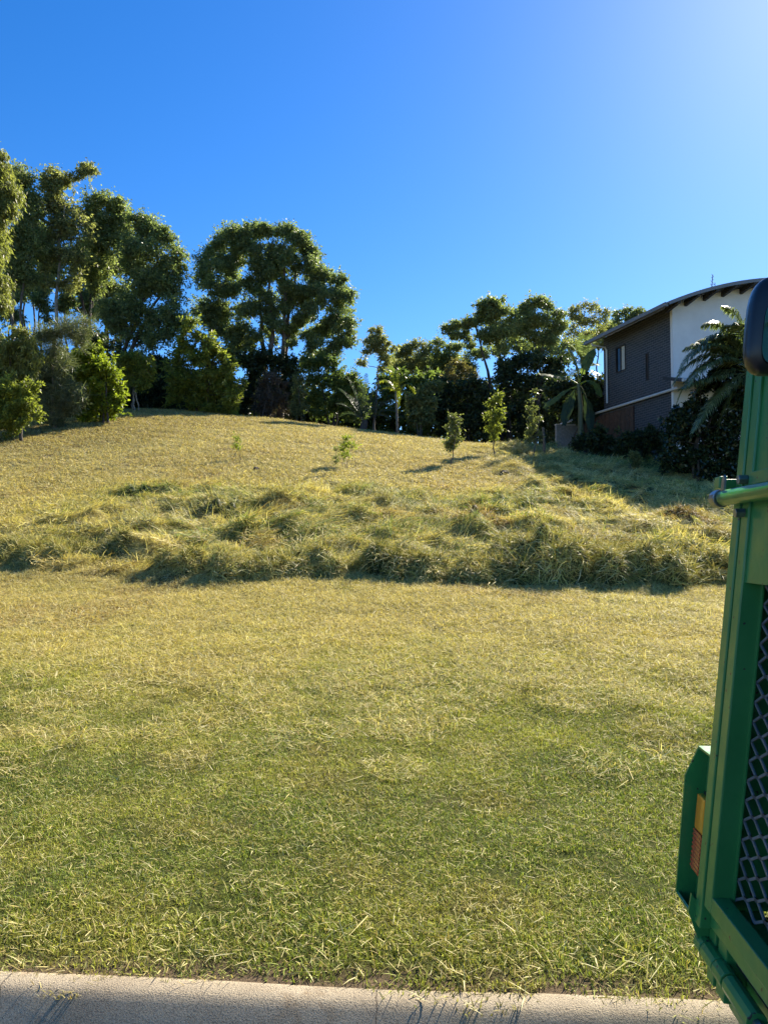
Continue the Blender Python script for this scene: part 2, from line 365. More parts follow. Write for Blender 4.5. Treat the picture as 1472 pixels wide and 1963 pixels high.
def scatter(name, x, y, protos, idx, scl, label, cat, yaw=None, dz=0.0, col=None):
    z = height(x, y)+dz; e = .12
    gx_ = (height(x+e, y)-height(x-e, y))/(2*e); gy_ = (height(x, y+e)-height(x, y-e))/(2*e)
    yaw = rng.random(len(x))*2*math.pi if yaw is None else yaw
    rot = np.empty((len(x), 3), np.float32)
    for k in range(len(x)):
        nrm = Vector((-gx_[k], -gy_[k], 1)).normalized()
        q = Vector((0, 0, 1)).rotation_difference(nrm) @ Euler((0, 0, yaw[k])).to_quaternion()
        rot[k] = q.to_euler()
    if col is None: col = grass_color(x, y)
    col = col*(.8+.4*rng.random((len(x), 1)))
    me = bpy.data.meshes.new(name); me.vertices.add(len(x)); me.vertices.foreach_set('co', np.stack((x, y, z), 1).astype(np.float32).ravel())
    for k, ty, arr, f_ in (('rot', 'FLOAT_VECTOR', rot, 'vector'), ('scl', 'FLOAT', scl, 'value'), ('idx', 'INT', idx, 'value'), ('col', 'FLOAT_COLOR', np.concatenate((col, np.ones((len(x), 1))), 1), 'color')):
        at = me.attributes.new(k, ty, 'POINT'); at.data.foreach_set(f_, np.ascontiguousarray(arr, dtype=np.int32 if ty == 'INT' else np.float32).ravel())
    me.materials.append(G_INST)
    src = bpy.data.collections.new(name+'_source')
    for p in protos: src.objects.link(p)
    ng = bpy.data.node_groups.new(name+'_scatter', 'GeometryNodeTree')
    ng.interface.new_socket('Geometry', in_out='INPUT', socket_type='NodeSocketGeometry'); ng.interface.new_socket('Geometry', in_out='OUTPUT', socket_type='NodeSocketGeometry')
    A = ng.nodes.new; gi = A('NodeGroupInput'); go = A('NodeGroupOutput'); ip = A('GeometryNodeInstanceOnPoints'); ci = A('GeometryNodeCollectionInfo')
    ci.inputs['Collection'].default_value = src; ci.inputs['Separate Children'].default_value = True
    def na(nm, ty):
        q = A('GeometryNodeInputNamedAttribute'); q.data_type = ty; q.inputs[0].default_value = nm
        return [s for s in q.outputs if s.enabled][0]
    er = A('FunctionNodeEulerToRotation'); K = ng.links.new
    K(gi.outputs[0], ip.inputs['Points']); K(ci.outputs[0], ip.inputs['Instance']); ip.inputs['Pick Instance'].default_value = True
    K(na('idx', 'INT'), ip.inputs['Instance Index']); K(na('rot', 'FLOAT_VECTOR'), er.inputs[0]); K(er.outputs[0], ip.inputs['Rotation'])
    K(na('scl', 'FLOAT'), ip.inputs['Scale']); K(ip.outputs[0], go.inputs[0])
    o = link(name, me); md = o.modifiers.new('scatter', 'NODES'); md.node_group = ng
    return tag(o, label, cat, kind='stuff')

def grid(y0, y1, cell, margin=1.6):
    w = .53*y1+margin; xs_ = np.arange(-w, w, cell); ys_ = np.arange(y0, y1, cell); x, y = np.meshgrid(xs_, ys_); x = x.ravel(); y = y.ravel()
    x = x+(rng.random(len(x))-.5)*cell*.9; y = y+(rng.random(len(y))-.5)*cell*.9; k = np.abs(x) < .53*y+margin
    return x[k], y[k]
def field(y0, y1, dens, margin=1.6):
    """random points over the part of the block the camera (and a step aside) sees"""
    A_ = (y1-y0)*2*(.53*y1+margin); n = int(dens*A_)
    y = y0+(y1-y0)*rng.random(n); x = (rng.random(n)*2-1)*(.53*y1+margin)
    k = np.abs(x) < .53*y+margin
    return x[k], y[k]

# short green lawn of the verge
P_L = [proto('lawn_tuft_%s' % c, [blades(760, .155, .010, .034, .0027, .36, .9, .05, seed=s), blades(105, .155, .015, .045, .0022, .84, .3, .85, .016, seed=s+50, long_dry=1.3)]) for c, s in zip('abc', (1, 2, 3))]
x, y = grid(2.0, 8.6, .155); s, t = to_st(x, y)
ed = np.maximum(.055, .08+(fbm(x*3.2, y*3.2, 71)-.5)*.28)
keep = (t > ed) & (rng.random(len(x)) < 1-smooth(4.6, 6.4, t+(fbm(x*.6, y*.6, 72)-.5)*2.5)*.85)
keep &= fbm(x*8, y*8, 73, 2) > .20+.10*rng.random(len(x))
x, y, t = x[keep], y[keep], t[keep]
scatter('lawn_grass', x, y, P_L, rng.integers(0, 3, len(x)), .75+.5*rng.random(len(x))+.25*(1-smooth(.1, .7, t)), 'short green lawn with yellow clippings on the verge behind the kerb', 'grass')
# mown stubble and yellow clippings of the block
P_S = [proto('stubble_%s' % c, [blades(330, .22, .015, .048, .0040, .45, .7, .22, seed=s), blades(330, .22, .025, .11, .0036, .86, .25, .85, .03, seed=s+50)]) for c, s in zip('abc', (11, 12, 13))]
x, y = grid(4.8, 15.5, .22); s, t = to_st(x, y)
keep = rng.random(len(x)) < smooth(2.2, 5.0, t+(fbm(x*.6, y*.6, 72)-.5)*2.5)*.93+.07
keep &= fbm(x*5, y*5, 74, 2) > .19+.12*rng.random(len(x))
x, y = x[keep], y[keep]
scatter('mown_stubble', x, y, P_S, rng.integers(0, 3, len(x)), .8+.5*rng.random(len(x)), 'yellow mown grass stubble between the lawn and the heaps of cut grass', 'grass')
# dry mown slope behind
P_B = [proto('slope_stubble_%s' % c, [blades(240, .38, .03, .085, .011, .55, .5, .35, seed=s), blades(240, .38, .05, .17, .010, .88, .2, .8, .03, seed=s+50)]) for c, s in zip('abc', (21, 22, 23))]
x, y = grid(14.0, 39, .40); lm = long_mask(x, y)
keep = rng.random(len(x)) > lm*.75
x, y = x[keep], y[keep]
scatter('dry_slope_grass', x, y, P_B, rng.integers(0, 3, len(x)), .75+.55*rng.random(len(x)), 'tan dry mown grass covering the upper slope below the trees', 'grass')
# flattened long grass, combed by the mower in changing directions
P_F = [proto('flattened_grass_%s' % c, [blades(110, .34, .10, .34, .0085, .94, .25, .5, .07, flow=0.0, seed=s), blades(230, .36, .04, .17, .008, .86, .4, .6, .06, seed=s+50)]) for c, s in zip('abc', (31, 32, 33))]
x, y = grid(12.2, 35, .26); lm = long_mask(x, y)
keep = rng.random(len(x)) < lm*(.45+.6*smooth(.35, .6, fbm(x*.9, y*.9, 81)))*np.where(y > 22, .75, 1)
x, y = x[keep], y[keep]
fl = fbm(x*.22, y*.22, 83, 2)*9+fbm(x*.9, y*.9, 84, 2)*2.5
scatter('flattened_long_grass', x, y, P_F, rng.integers(0, 3, len(x)), .6+.75*rng.random(len(x)), 'flattened long green and straw grass lying in swirls behind the heaps', 'grass', yaw=fl)
# single pale straws dropped on the lawn
P_C = [proto('straw_%s' % c, [blades(k_, .012, l0, l1, w_, .965, .12, 1.0, .022, seed=s, power=.5)]) for c, s, k_, l0, l1, w_ in (('a', 41, 1, .14, .15, .0030), ('b', 42, 1, .24, .26, .0042), ('c', 43, 2, .16, .30, .0028), ('d', 44, 1, .07, .09, .0034), ('e', 45, 3, .1, .22, .0026))]
x, y = field(2.4, 13, 20); s, t = to_st(x, y); keep = (t > .06) & (rng.random(len(x)) < .18+.82*smooth(.45, .66, fbm(x*.8, y*.8, 91)))
x, y = x[keep], y[keep]
scatter('straw_clippings', x, y, P_C, rng.choice(5, len(x), p=(.3, .1, .12, .38, .1)), .6+.7*rng.random(len(x)), 'loose pale straw clippings scattered over the lawn and stubble', 'straw', dz=.016, col=np.repeat(STRAW[None]*1.15, len(x), 0))
# seedheads / uncut wisps in the long grass
P_W = [proto('wisp_%s' % c, [blades(34, .10, .15, .40, .007, .42, .9, .3, seed=s, power=.8)]) for c, s in zip('ab', (61, 62))]
x, y = field(12.6, 34, .9); lm = long_mask(x, y)
keep = rng.random(len(x)) < lm*smooth(.42, .62, fbm(x*.7, y*.7, 95))
x, y = x[keep], y[keep]
scatter('uncut_grass_tufts', x, y, P_W, rng.integers(0, 2, len(x)), .5+.6*rng.random(len(x)), 'upright tufts of uncut grass among the flattened grass', 'grass')

# ------------------------------------------------------------------ raked heaps and big tussocks (things)
def heap(name, label, blobs, n, cols, group=None, cat='grass heap', lmax=.30, upright=.25, w=.0095):
    """blobs: (px, base_py, width_px, height_m, Y, thick_m). A lumpy mound with straw over it, one mesh"""
    B = [(X(px, Y), Y, wp/FPX*Y/2, h, th) for px, py, wp, h, Y, th in blobs]
    gd_ = np.random.default_rng(int(blobs[0][0])+77); D = []
    for bx_, by_, rx, h, th in B:                 # many small forkfuls make up the mound
        for _ in range(max(7, int(rx*th*46))):
            u = gd_.uniform(-1, 1); v_ = gd_.uniform(-.55, 1.35); k_ = max(.25, 1-abs(u)**2.5)
            D.append((bx_+u*rx, by_+v_*th*.8, gd_.uniform(.09, .20)+.10*h, h*1.0*k_*gd_.uniform(.4, 1.05)*(1-.35*max(0, v_))))
    def prof_(x, y):
        z = np.zeros_like(x)
        for dx_, dy_, dr, dh in D:
            z = np.maximum(z, dh*np.clip(1-((x-dx_)/dr)**2-((y-dy_)/(dr*1.1))**2, 0, 1)**.5)
        n_ = fbm(x*2.3, y*2.3, 101, 2); n2_ = fbm(x*7, y*7, 103, 2)
        return z*(.5+.6*n_+.35*n2_)
    x0 = min(q[0] for q in D)-.35; x1 = max(q[0] for q in D)+.35; y0 = min(q[1] for q in D)-.35; y1 = max(q[1] for q in D)+.35
    nx = max(8, int((x1-x0)/.045)); ny = max(8, int((y1-y0)/.045))
    gx_, gy_ = np.meshgrid(np.linspace(x0, x1, nx), np.linspace(y0, y1, ny)); gx_ = gx_.ravel(); gy_ = gy_.ravel()
    hz_ = height(gx_, gy_); pz = prof_(gx_, gy_); gz_ = hz_+pz-.035
    i = (np.arange(ny-1)[:, None]*nx+np.arange(nx-1)[None]).ravel(); q = np.stack((i, i+1, i+nx+1, i+nx), 1)
    q = q[(pz[q].max(1) > .01)]
    lo = np.array(cols[0]); hi = np.array(cols[1])
    def colr(x, y, k): 
        f_ = np.clip(fbm(x*1.6, y*1.6, 107)*1.5-.35+k*.35, 0, 1)[:, None]; return lo+(hi-lo)*f_
    g = np.random.default_rng(len(label)*7+int(blobs[0][0]))
    # straw lying over the mound
    m_ = n*5; bx_ = x0+(x1-x0)*g.random(m_); by_ = y0+(y1-y0)*g.random(m_); pp = prof_(bx_, by_)
    k = np.nonzero(pp > .02)[0][:n]; bx_, by_, pp = bx_[k], by_[k], pp[k]; n = len(k)
    e = .05; dx = (prof_(bx_+e, by_)-prof_(bx_-e, by_))/(2*e); dy = (prof_(bx_, by_+e)-prof_(bx_, by_-e))/(2*e)
    nr = np.stack((-dx, -dy, np.ones(n)), 1); nr /= np.linalg.norm(nr, axis=1)[:, None]
    d0 = g.normal(0, 1, (n, 3)); d0 -= nr*(d0*nr).sum(1)[:, None]; d0 /= np.linalg.norm(d0, axis=1)[:, None]
    d0 = d0+nr*(np.abs(g.normal(0, upright+.2, n))+.05)[:, None]; d0[:, 2] -= .15; d0 /= np.linalg.norm(d0, axis=1)[:, None]
    L = .06+(lmax-.06)*g.random(n)**1.5
    b0 = np.stack((bx_, by_, height(bx_, by_)+pp-.03+.02*g.random(n)), 1); sd = np.cross(d0, nr+g.normal(0, .5, (n, 3))); sd /= np.linalg.norm(sd, axis=1)[:, None]+1e-9
    ww = (w*(.6+.8*g.random(n)))[:, None]; p1 = b0+d0*(L*.55)[:, None]; d1 = d0+g.normal(0, .25, (n, 3)); d1[:, 2] -= .35; d1 /= np.linalg.norm(d1, axis=1)[:, None]
    p2 = p1+d1*(L*.45)[:, None]
    V2 = np.stack((b0-sd*ww/2, b0+sd*ww/2, p1+sd*ww*.45, p1-sd*ww*.45, p2), 1).reshape(-1, 3)
    o = np.arange(n)[:, None]*5+len(gx_)
    kk = g.random(n); cc = np.concatenate((colr(gx_, gy_, np.zeros(len(gx_)))*.3, np.repeat(colr(bx_, by_, kk), 5, 0)))  # mound core painted darker than its straw, as shade inside the heap
    rn = np.concatenate((np.full(len(gx_), .45), np.repeat(g.random(n), 5))); dr = np.concatenate((np.zeros(len(gx_)), np.repeat((g.random(n) < .34).astype(float), 5)))
    cc = np.concatenate((cc, np.ones((len(cc), 1))), 1)
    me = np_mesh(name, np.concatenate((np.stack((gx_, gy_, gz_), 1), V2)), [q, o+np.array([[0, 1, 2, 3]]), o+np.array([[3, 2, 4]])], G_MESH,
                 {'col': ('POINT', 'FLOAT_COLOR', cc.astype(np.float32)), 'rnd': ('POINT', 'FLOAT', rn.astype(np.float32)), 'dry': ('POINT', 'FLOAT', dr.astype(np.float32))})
    return tag(link(name, me), label, cat, group)
OL = ((.10, .115, .03), (.40, .37, .115))  # low end darkened to put more shade into the heaps
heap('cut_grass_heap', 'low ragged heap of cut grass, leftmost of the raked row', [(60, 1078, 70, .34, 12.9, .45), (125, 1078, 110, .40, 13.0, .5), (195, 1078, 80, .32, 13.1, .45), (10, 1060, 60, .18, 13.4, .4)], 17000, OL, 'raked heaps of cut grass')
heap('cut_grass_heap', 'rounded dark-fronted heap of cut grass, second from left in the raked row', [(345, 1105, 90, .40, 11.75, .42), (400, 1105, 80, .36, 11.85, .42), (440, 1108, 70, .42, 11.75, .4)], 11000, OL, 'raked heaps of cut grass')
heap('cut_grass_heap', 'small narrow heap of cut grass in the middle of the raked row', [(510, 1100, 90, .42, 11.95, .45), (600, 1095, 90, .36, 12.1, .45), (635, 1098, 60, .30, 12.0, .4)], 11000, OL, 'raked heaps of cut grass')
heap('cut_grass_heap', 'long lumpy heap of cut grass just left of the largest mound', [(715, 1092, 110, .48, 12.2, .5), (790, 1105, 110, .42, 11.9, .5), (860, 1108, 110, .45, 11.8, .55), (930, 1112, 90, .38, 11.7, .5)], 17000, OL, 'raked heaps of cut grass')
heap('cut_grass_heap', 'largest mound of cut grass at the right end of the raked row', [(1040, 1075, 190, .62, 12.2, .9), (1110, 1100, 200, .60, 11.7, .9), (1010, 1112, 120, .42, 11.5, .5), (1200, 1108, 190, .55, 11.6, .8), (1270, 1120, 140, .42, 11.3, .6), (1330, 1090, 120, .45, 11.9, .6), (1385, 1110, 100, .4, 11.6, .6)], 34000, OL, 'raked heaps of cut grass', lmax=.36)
BR = ((.28, .17, .06), (.48, .34, .14)); GR = ((.10, .15, .035), (.26, .30, .08))
heap('grass_tussock', 'tall rust-brown dry grass tussock behind the largest mound', [(920, 990, 95, .42, 15.6, .5), (955, 1000, 60, .3, 15.2, .4)], 2600, BR, cat='tussock', lmax=.30, upright=.45, w=.009)
heap('grass_tussock', 'dark green combed grass tussock above the rust-brown one', [(980, 950, 110, .38, 17.6, .6)], 2400, GR, cat='tussock', lmax=.30, upright=.35, w=.009)
heap('grass_tussock', 'dark green flattened grass tussock on the left of the long grass', [(280, 945, 130, .26, 18.6, .5)], 2400, GR, cat='tussock', lmax=.30, upright=.35, w=.009)
heap('grass_tussock', 'olive grass tussock with a dark hollow behind the small heaps', [(415, 975, 120, .40, 16.6, .6), (455, 985, 60, .3, 16.2, .5)], 2800, ((.15, .17, .05), (.36, .35, .12)), cat='tussock', lmax=.30, upright=.355, w=.009)
heap('grass_tussock', 'pale arching grass tussock above the second heap from the left', [(245, 1015, 110, .34, 15.0, .5)], 2400, ((.28, .30, .10), (.50, .47, .22)), cat='tussock', lmax=.34, upright=.45, w=.009)
heap('grass_tussock', 'brown grass tussock beside the truck at the right', [(1325, 960, 100, .38, 16.8, .5)], 2200, BR, cat='tussock', lmax=.3, upright=.4, w=.009)

# ------------------------------------------------------------------ trees and shrubs
BARK_D = plain('bark_dark', (.075, .06, .048), .9, var=.3, vscale=9, bumps=.6, bscale=30)
BARK_P = plain('bark_pale', (.30, .26, .21), .85, var=.3, vscale=5, bumps=.4, bscale=25)
BARK_M = plain('bark_brown', (.15, .12, .095), .9, var=.3, vscale=7, bumps=.5, bscale=30)
LF = {
    'gum': leaf_mat('gum_leaf', (.225, .255, .105), (.45, .48, .19), transl=.58),
    'gum_olive': leaf_mat('olive_gum_leaf', (.265, .265, .110), (.50, .48, .20), transl=.58),
    'gum_dark': leaf_mat('dark_gum_leaf', (.190, .230, .105), (.42, .46, .19), transl=.58),
    'weep': leaf_mat('weeping_gum_leaf', (.24, .25, .08), (.46, .44, .13), transl=.55),
    'lime': leaf_mat('lime_leaf', (.22, .265, .035), (.46, .50, .06), transl=.58),
    'bush': leaf_mat('bush_leaf', (.22, .245, .055), (.48, .48, .09), transl=.58),
    'green': leaf_mat('green_leaf', (.14, .185, .055), (.30, .35, .10), transl=.55),
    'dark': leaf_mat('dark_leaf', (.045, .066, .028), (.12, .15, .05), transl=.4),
    'needle': leaf_mat('needle_leaf', (.17, .19, .10), (.36, .38, .20), transl=.35),
    'brown': leaf_mat('brown_twig_leaf', (.12, .095, .068), (.22, .17, .12), transl=.25),
    'orange': leaf_mat('orange_tip_leaf', (.20, .165, .062), (.36, .29, .11)),
    'pale': leaf_mat('pale_leaf', (.17, .19, .072), (.36, .36, .15)),
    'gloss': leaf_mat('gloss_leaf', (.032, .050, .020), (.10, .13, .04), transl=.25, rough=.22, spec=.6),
    'palm': leaf_mat('palm_leaf', (.15, .19, .075), (.34, .37, .19), transl=.4, rough=.35, spec=.5),
    'palmy': leaf_mat('yellow_palm_leaf', (.19, .22, .035), (.40, .40, .06), transl=.5),
    'cycad': leaf_mat('cycad_leaf', (.055, .085, .050), (.13, .16, .09), transl=.3, rough=.35, spec=.5),
}
def leaf_quads(c, L, W, droop, g, flow=None):
    n = len(c); d = g.normal(0, 1, (n, 3)); d[:, 2] -= droop
    if flow is not None: d += flow
    d /= np.linalg.norm(d, axis=1)[:, None]; s = np.cross(d, g.normal(0, 1, (n, 3))); s /= np.linalg.norm(s, axis=1)[:, None]+1e-9
    l = (L*(.6+.8*g.random(n)))[:, None]; w = (W*(.7+.6*g.random(n)))[:, None]
    V = np.stack((c, c+d*l*.42+s*w*.5, c+d*l, c+d*l*.42-s*w*.5), 1).reshape(-1, 3)
    return V, np.arange(n*4).reshape(-1, 4)
def bez(a, b, c, n):
    t = np.linspace(0, 1, n)[:, None]; return a*(1-t)**2+2*b*t*(1-t)+c*t*t

def tree(name, label, cat, Y, base_px, lobes, leaf, bark=BARK_D, lsz=(5.6, 1.85), dens=1.0, droop=.6, r0=.14, stems=1, fork=.35, spread=0.0, group=None, sub=None, depth=.8, twig=5, shell=.42, base_Y=None, fill=None, skirt=False, shoot=.28):
    """lobes (px, py, r_px): leafy masses of the crown; limbs run from the stems to each of them"""
    if sub is None: sub = .38 if cat == 'shrub' else .54
    if fill is None: fill = .65 if cat == 'shrub' else .85
    g = np.random.default_rng(int(abs(lobes[0][0])*31+lobes[0][1]*7+Y*3))
    bY = base_Y or Y; bxx = X(base_px, bY); root = np.array((bxx, bY, hz(bxx, bY)-.08))
    k = Y/FPX; ry_ = CY-FPX*math.tan(math.atan2(root[2]-CAM_Z, Y)-PITCH); lobes = list(lobes); src = list(lobes)
    done = set()
    for i_, a_ in enumerate(src):                 # fill the crown between neighbouring masses
        nb_ = sorted(range(len(src)), key=lambda j_: (src[j_][0]-a_[0])**2+(src[j_][1]-a_[1])**2)[1:3]
        for j_ in nb_:
            b__ = src[j_]; key = (min(i_, j_), max(i_, j_)); dd = math.hypot(a_[0]-b__[0], a_[1]-b__[1])
            if key in done or dd > 1.3*(a_[2]+b__[2]): continue
            done.add(key); lobes.append(((a_[0]+b__[0])/2+g.normal(0, 2), (a_[1]+b__[1])/2+g.normal(0, 2), fill*(a_[2]+b__[2])/2))
    if cat == 'tree':
        for _ in range(int(len(src)*1.0)):
            a_ = src[g.integers(0, len(src))]; nb_ = sorted(src, key=lambda q: (q[0]-a_[0])**2+(q[1]-a_[1])**2)[1:6]
            if len(nb_) < 2: break
            b__, c__ = nb_[g.integers(0, len(nb_))], nb_[g.integers(0, len(nb_))]; w_ = g.dirichlet((1, 1, 1))
            if max(math.hypot(a_[0]-b__[0], a_[1]-b__[1]), math.hypot(a_[0]-c__[0], a_[1]-c__[1])) > 3.2*a_[2]: continue
            lobes.append((a_[0]*w_[0]+b__[0]*w_[1]+c__[0]*w_[2], a_[1]*w_[0]+b__[1]*w_[1]+c__[1]*w_[2], a_[2]*.72))
    if skirt or cat == 'shrub':
        yl = max(l[1] for l in src); yt = min(l[1] for l in src)
        for a_ in src:
            if a_[1] > yt+(yl-yt)*.45 and a_[1]+a_[2]*.8 < ry_+4: lobes.append((a_[0]+g.normal(0, 3), min(ry_-a_[2]*.25, a_[1]+a_[2]*1.0), a_[2]*.85))
    ext = max(l[0] for l in lobes)-min(l[0] for l in lobes)
    C = []
    for px, py, r in lobes:
        dy = g.uniform(-1, 1)*depth*max(.12, .32*(ext*k)*.5)
        C.append((P(px+g.normal(0, 2.5), py+g.normal(0, 2.5), Y+dy), r*g.uniform(.78, 1.12)*k*(Y+dy)/Y))
    cen = np.mean([c[0] for c in C], 0); top = max(c[0][2] for c in C)
    V, F = [], []; off = 0
    def put(v, f_):
        nonlocal off
        V.append(v); F.append(f_+off); off += len(v)
    trunks = []
    for s in range(stems):
        a = g.uniform(-1, 1)*spread
        st = root+np.array((g.normal(0, .05)*stems+(a*.35 if stems > 1 else 0), g.normal(0, .08)*(stems-1), 0))
        tp = np.array((cen[0]+a*1.6+g.normal(0, .1), cen[1]+g.normal(0, .3), root[2]+(top-root[2])*g.uniform(.74, .86)))
        mid = st*.5+tp*.5; mid[0] = st[0]*.65+tp[0]*.35+g.normal(0, .08)*(top-root[2])*.25
        p_ = bez(st, mid, tp, 12); p_[1:-1] += g.normal(0, .012*(top-root[2])**.7, (10, 3))*np.array((1, 1, 0))
        rr = r0*(1 if stems == 1 else .75)*np.linspace(1, .22, 12)**.9; rr[0] *= 1.35
        put(*tube(p_, rr, 7)); trunks.append((p_, rr))
    LV, LF_, RN = [], [], []; loff = 0
    n_src = len(src)
    node_p = np.concatenate([q[0][3:] for q in trunks]); node_r = np.concatenate([q[1][3:] for q in trunks])
    mid_t = np.mean([q[0][5] for q in trunks], 0); order = sorted(range(len(lobes)), key=lambda i_: np.linalg.norm(C[i_][0]-mid_t)+(0 if i_ < n_src else 1.0))
    for q_i in order:
        (c, r), (px, py, rp) = C[q_i], lobes[q_i]
        # limb: grows from the nearest part of the tree already built
        v_ = c-node_p; cost = np.linalg.norm(v_, axis=1)+1.1*np.maximum(0, node_p[:, 2]-c[2]+.15*np.linalg.norm(v_, axis=1))+np.where(node_p[:, 2] < root[2]+(top-root[2])*fork*.6, 3, 0)
        j = int(np.argmin(cost)); a = node_p[j]; ra_ = node_r[j]; L_ = np.linalg.norm(c-a)
        b = a*.5+c*.5+g.normal(0, .10*L_, 3); b[2] += .10*L_
        lp = bez(a, b, c, 6); lp[1:-1] += g.normal(0, .02*L_, (4, 3)); rb_ = min(ra_*.8, .012+r*.045 if q_i < n_src else .008+r*.02); lr = np.linspace(rb_, max(.006, rb_*.35), 6); put(*tube(lp, lr, 5))
        node_p = np.concatenate((node_p, lp[2:])); node_r = np.concatenate((node_r, lr[2:]))
        # clumps of leaves around the limb end
        ns = max(5, int(9+r*9)); d = g.normal(0, 1, (ns, 3)); d[:, 2] = d[:, 2]*.85+.12; d /= np.linalg.norm(d, axis=1)[:, None]
        sc = c+d*(r*(shell+(1-shell)*g.random(ns)**.7))[:, None]*.82
        for q in range(min(twig, ns)):
            put(*tube(np.array((c, (c+sc[q])/2+g.normal(0, .05*r, 3), sc[q])), (.010+.004*r, .007, .004), 3))
        nl = int(dens*(1.5 if cat == 'tree' else 1.35)*rp*rp*min(1.0, 26/rp)**.3)+16; w = g.random(ns)**1.6+.15; w /= w.sum(); which = g.choice(ns, nl, p=w)
        sr = r*sub*(.7+.6*g.random(ns))
        off_ = g.normal(0, 1, (nl, 3)); off_ /= np.linalg.norm(off_, axis=1)[:, None]; off_ *= np.minimum(np.abs(g.normal(0, .62, nl))+.12, 1.7)[:, None]; off_[:, 2] *= .8
        pc = sc[which]+off_*sr[which][:, None]
        sho = shoot*(1.6 if cat == 'shrub' else 1); nsh = int(4+r*4); sd_ = g.normal(0, 1, (nsh, 3)); sd_[:, 2] = sd_[:, 2]*.7+.25; sd_ /= np.linalg.norm(sd_, axis=1)[:, None]   # shoots standing out of the mass
        per = max(4, int(nl*.15/nsh)); tq = np.tile(np.linspace(.85, 1.0+sho, per), nsh)[:, None]; wh_ = np.repeat(np.arange(nsh), per)
        ps = c+sd_[wh_]*r*tq*(.8+.35*g.random(nsh))[wh_][:, None]+g.normal(0, .045*r+.01, (nsh*per, 3)); ps[:, 2] -= droop*.06*r
        pc = np.concatenate((pc, ps)); off_ = np.concatenate((off_, sd_[wh_]*.8)); which = np.concatenate((which, g.integers(0, ns, len(ps)))); nl = len(pc)
        v, f_ = leaf_quads(pc, lsz[0]*k*(1.0 if cat == 'tree' else 1.15), lsz[1]*k*(1.3 if cat == 'tree' else 1.45), droop, g, flow=off_*.8)
        LV.append(v); LF_.append(f_+loff); loff += len(v)
        RN.append(np.clip(g.random(nl)*.75+.22*g.random(ns)[which]+.04, 0, 1))
    o = empty(name, root)
    M_ = np.array(root)
    link('trunk', np_mesh('trunk', np.concatenate(V)-M_, np.concatenate(F), bark, None, True), o)
    link('crown', np_mesh('crown', np.concatenate(LV)-M_, np.concatenate(LF_), LF[leaf], {'rnd': ('FACE', 'FLOAT', np.concatenate(RN).astype(np.float32))}), o)
    return tag(o, label, cat, group)

G1 = 'gum trees on the left'; G2 = 'shrubs below the left trees'; G3 = 'trees along the back of the block'; G4 = 'shrubs along the back of the block'; G5 = 'young saplings on the slope'; G6 = 'plants beside the house'
# --- left stand
tree('weeping_gum_tree', 'pale yellow-green weeping gum tree cut off by the left photo edge', 'tree', 26, -70, [(-15, 300, 26), (2, 300, 16), (5, 345, 28), (22, 380, 26), (-18, 410, 36), (0, 420, 24), (-20, 480, 34), (2, 520, 22), (-12, 560, 32), (8, 590, 20), (-45, 350, 50), (-50, 450, 55), (-50, 540, 45)], 'weep', BARK_P, (8.5, 1.8), .9, 2.6, .16, group=G1)
tree('gum_tree', 'dark slender gum tree just right of the weeping gum', 'tree', 37, 30, [(32, 325, 22), (48, 350, 22), (40, 375, 26), (62, 405, 24), (50, 440, 30), (25, 460, 30), (75, 470, 24), (40, 505, 28), (62, 540, 20), (20, 545, 22), (70, 380, 14)], 'gum', BARK_M, droop=1.2, stems=2, spread=.5, group=G1)
tree('gum_tree', 'tallest gum tree with pale trunk and a lone leafy tuft on top', 'tree', 38, 97, [(105, 345, 24), (86, 350, 16), (124, 350, 18), (166, 322, 18), (152, 330, 12), (180, 330, 12), (95, 395, 24), (130, 405, 26), (152, 440, 28), (108, 440, 28), (88, 485, 24), (135, 485, 28), (98, 540, 20), (142, 545, 22), (160, 500, 20)], 'gum_olive', BARK_P, dens=.85, droop=.9, r0=.13, group=G1)
tree('gum_tree', 'broad domed gum tree right of the tallest gum', 'tree', 40, 168, [(182, 385, 24), (210, 385, 24), (232, 410, 24), (165, 420, 24), (200, 425, 30), (245, 440, 22), (185, 465, 28), (225, 465, 28), (165, 510, 24), (205, 510, 26), (180, 555, 22)], 'gum', BARK_D, droop=.9, stems=3, spread=.8, group=G1)
tree('gum_tree', 'large dark gum tree leaning right at the right end of the left stand', 'tree', 38, 190, [(262, 425, 22), (292, 430, 24), (318, 455, 22), (338, 485, 20), (350, 515, 14), (282, 475, 30), (252, 480, 24), (315, 510, 28), (262, 530, 30), (300, 550, 32), (340, 560, 24), (240, 580, 30), (280, 605, 34), (330, 605, 30), (222, 625, 28), (350, 625, 22), (255, 650, 28), (305, 650, 32), (200, 590, 20)], 'gum_dark', BARK_D, (5.6, 1.9), droop=.5, r0=.2, stems=2, spread=.7, fork=.25, group=G1)
for k_, (bp, Y_, lob, lab) in enumerate(((12, 42, [(10, 600, 20), (25, 560, 18), (-5, 570, 22), (35, 610, 14)], 'thin gum tree behind the weeping gum, near the left photo edge'),
                             (78, 43, [(75, 585, 18), (88, 560, 16), (70, 545, 14), (92, 610, 14)], 'thin gum tree with dark bare stem left of the pale trunk'),
                             (125, 42, [(120, 590, 18), (135, 575, 18), (128, 550, 16)], 'thin gum tree with dark bare stem right of the pale trunk'),
                             (150, 44, [(160, 590, 22), (175, 570, 20), (150, 560, 16), (190, 600, 18)], 'thin dark gum tree under the broad domed gum'))):
    tree('gum_tree', lab, 'tree', Y_, bp, lob, 'gum_dark', BARK_D, dens=.9, droop=.9, r0=.11, fork=.5, group=G1)
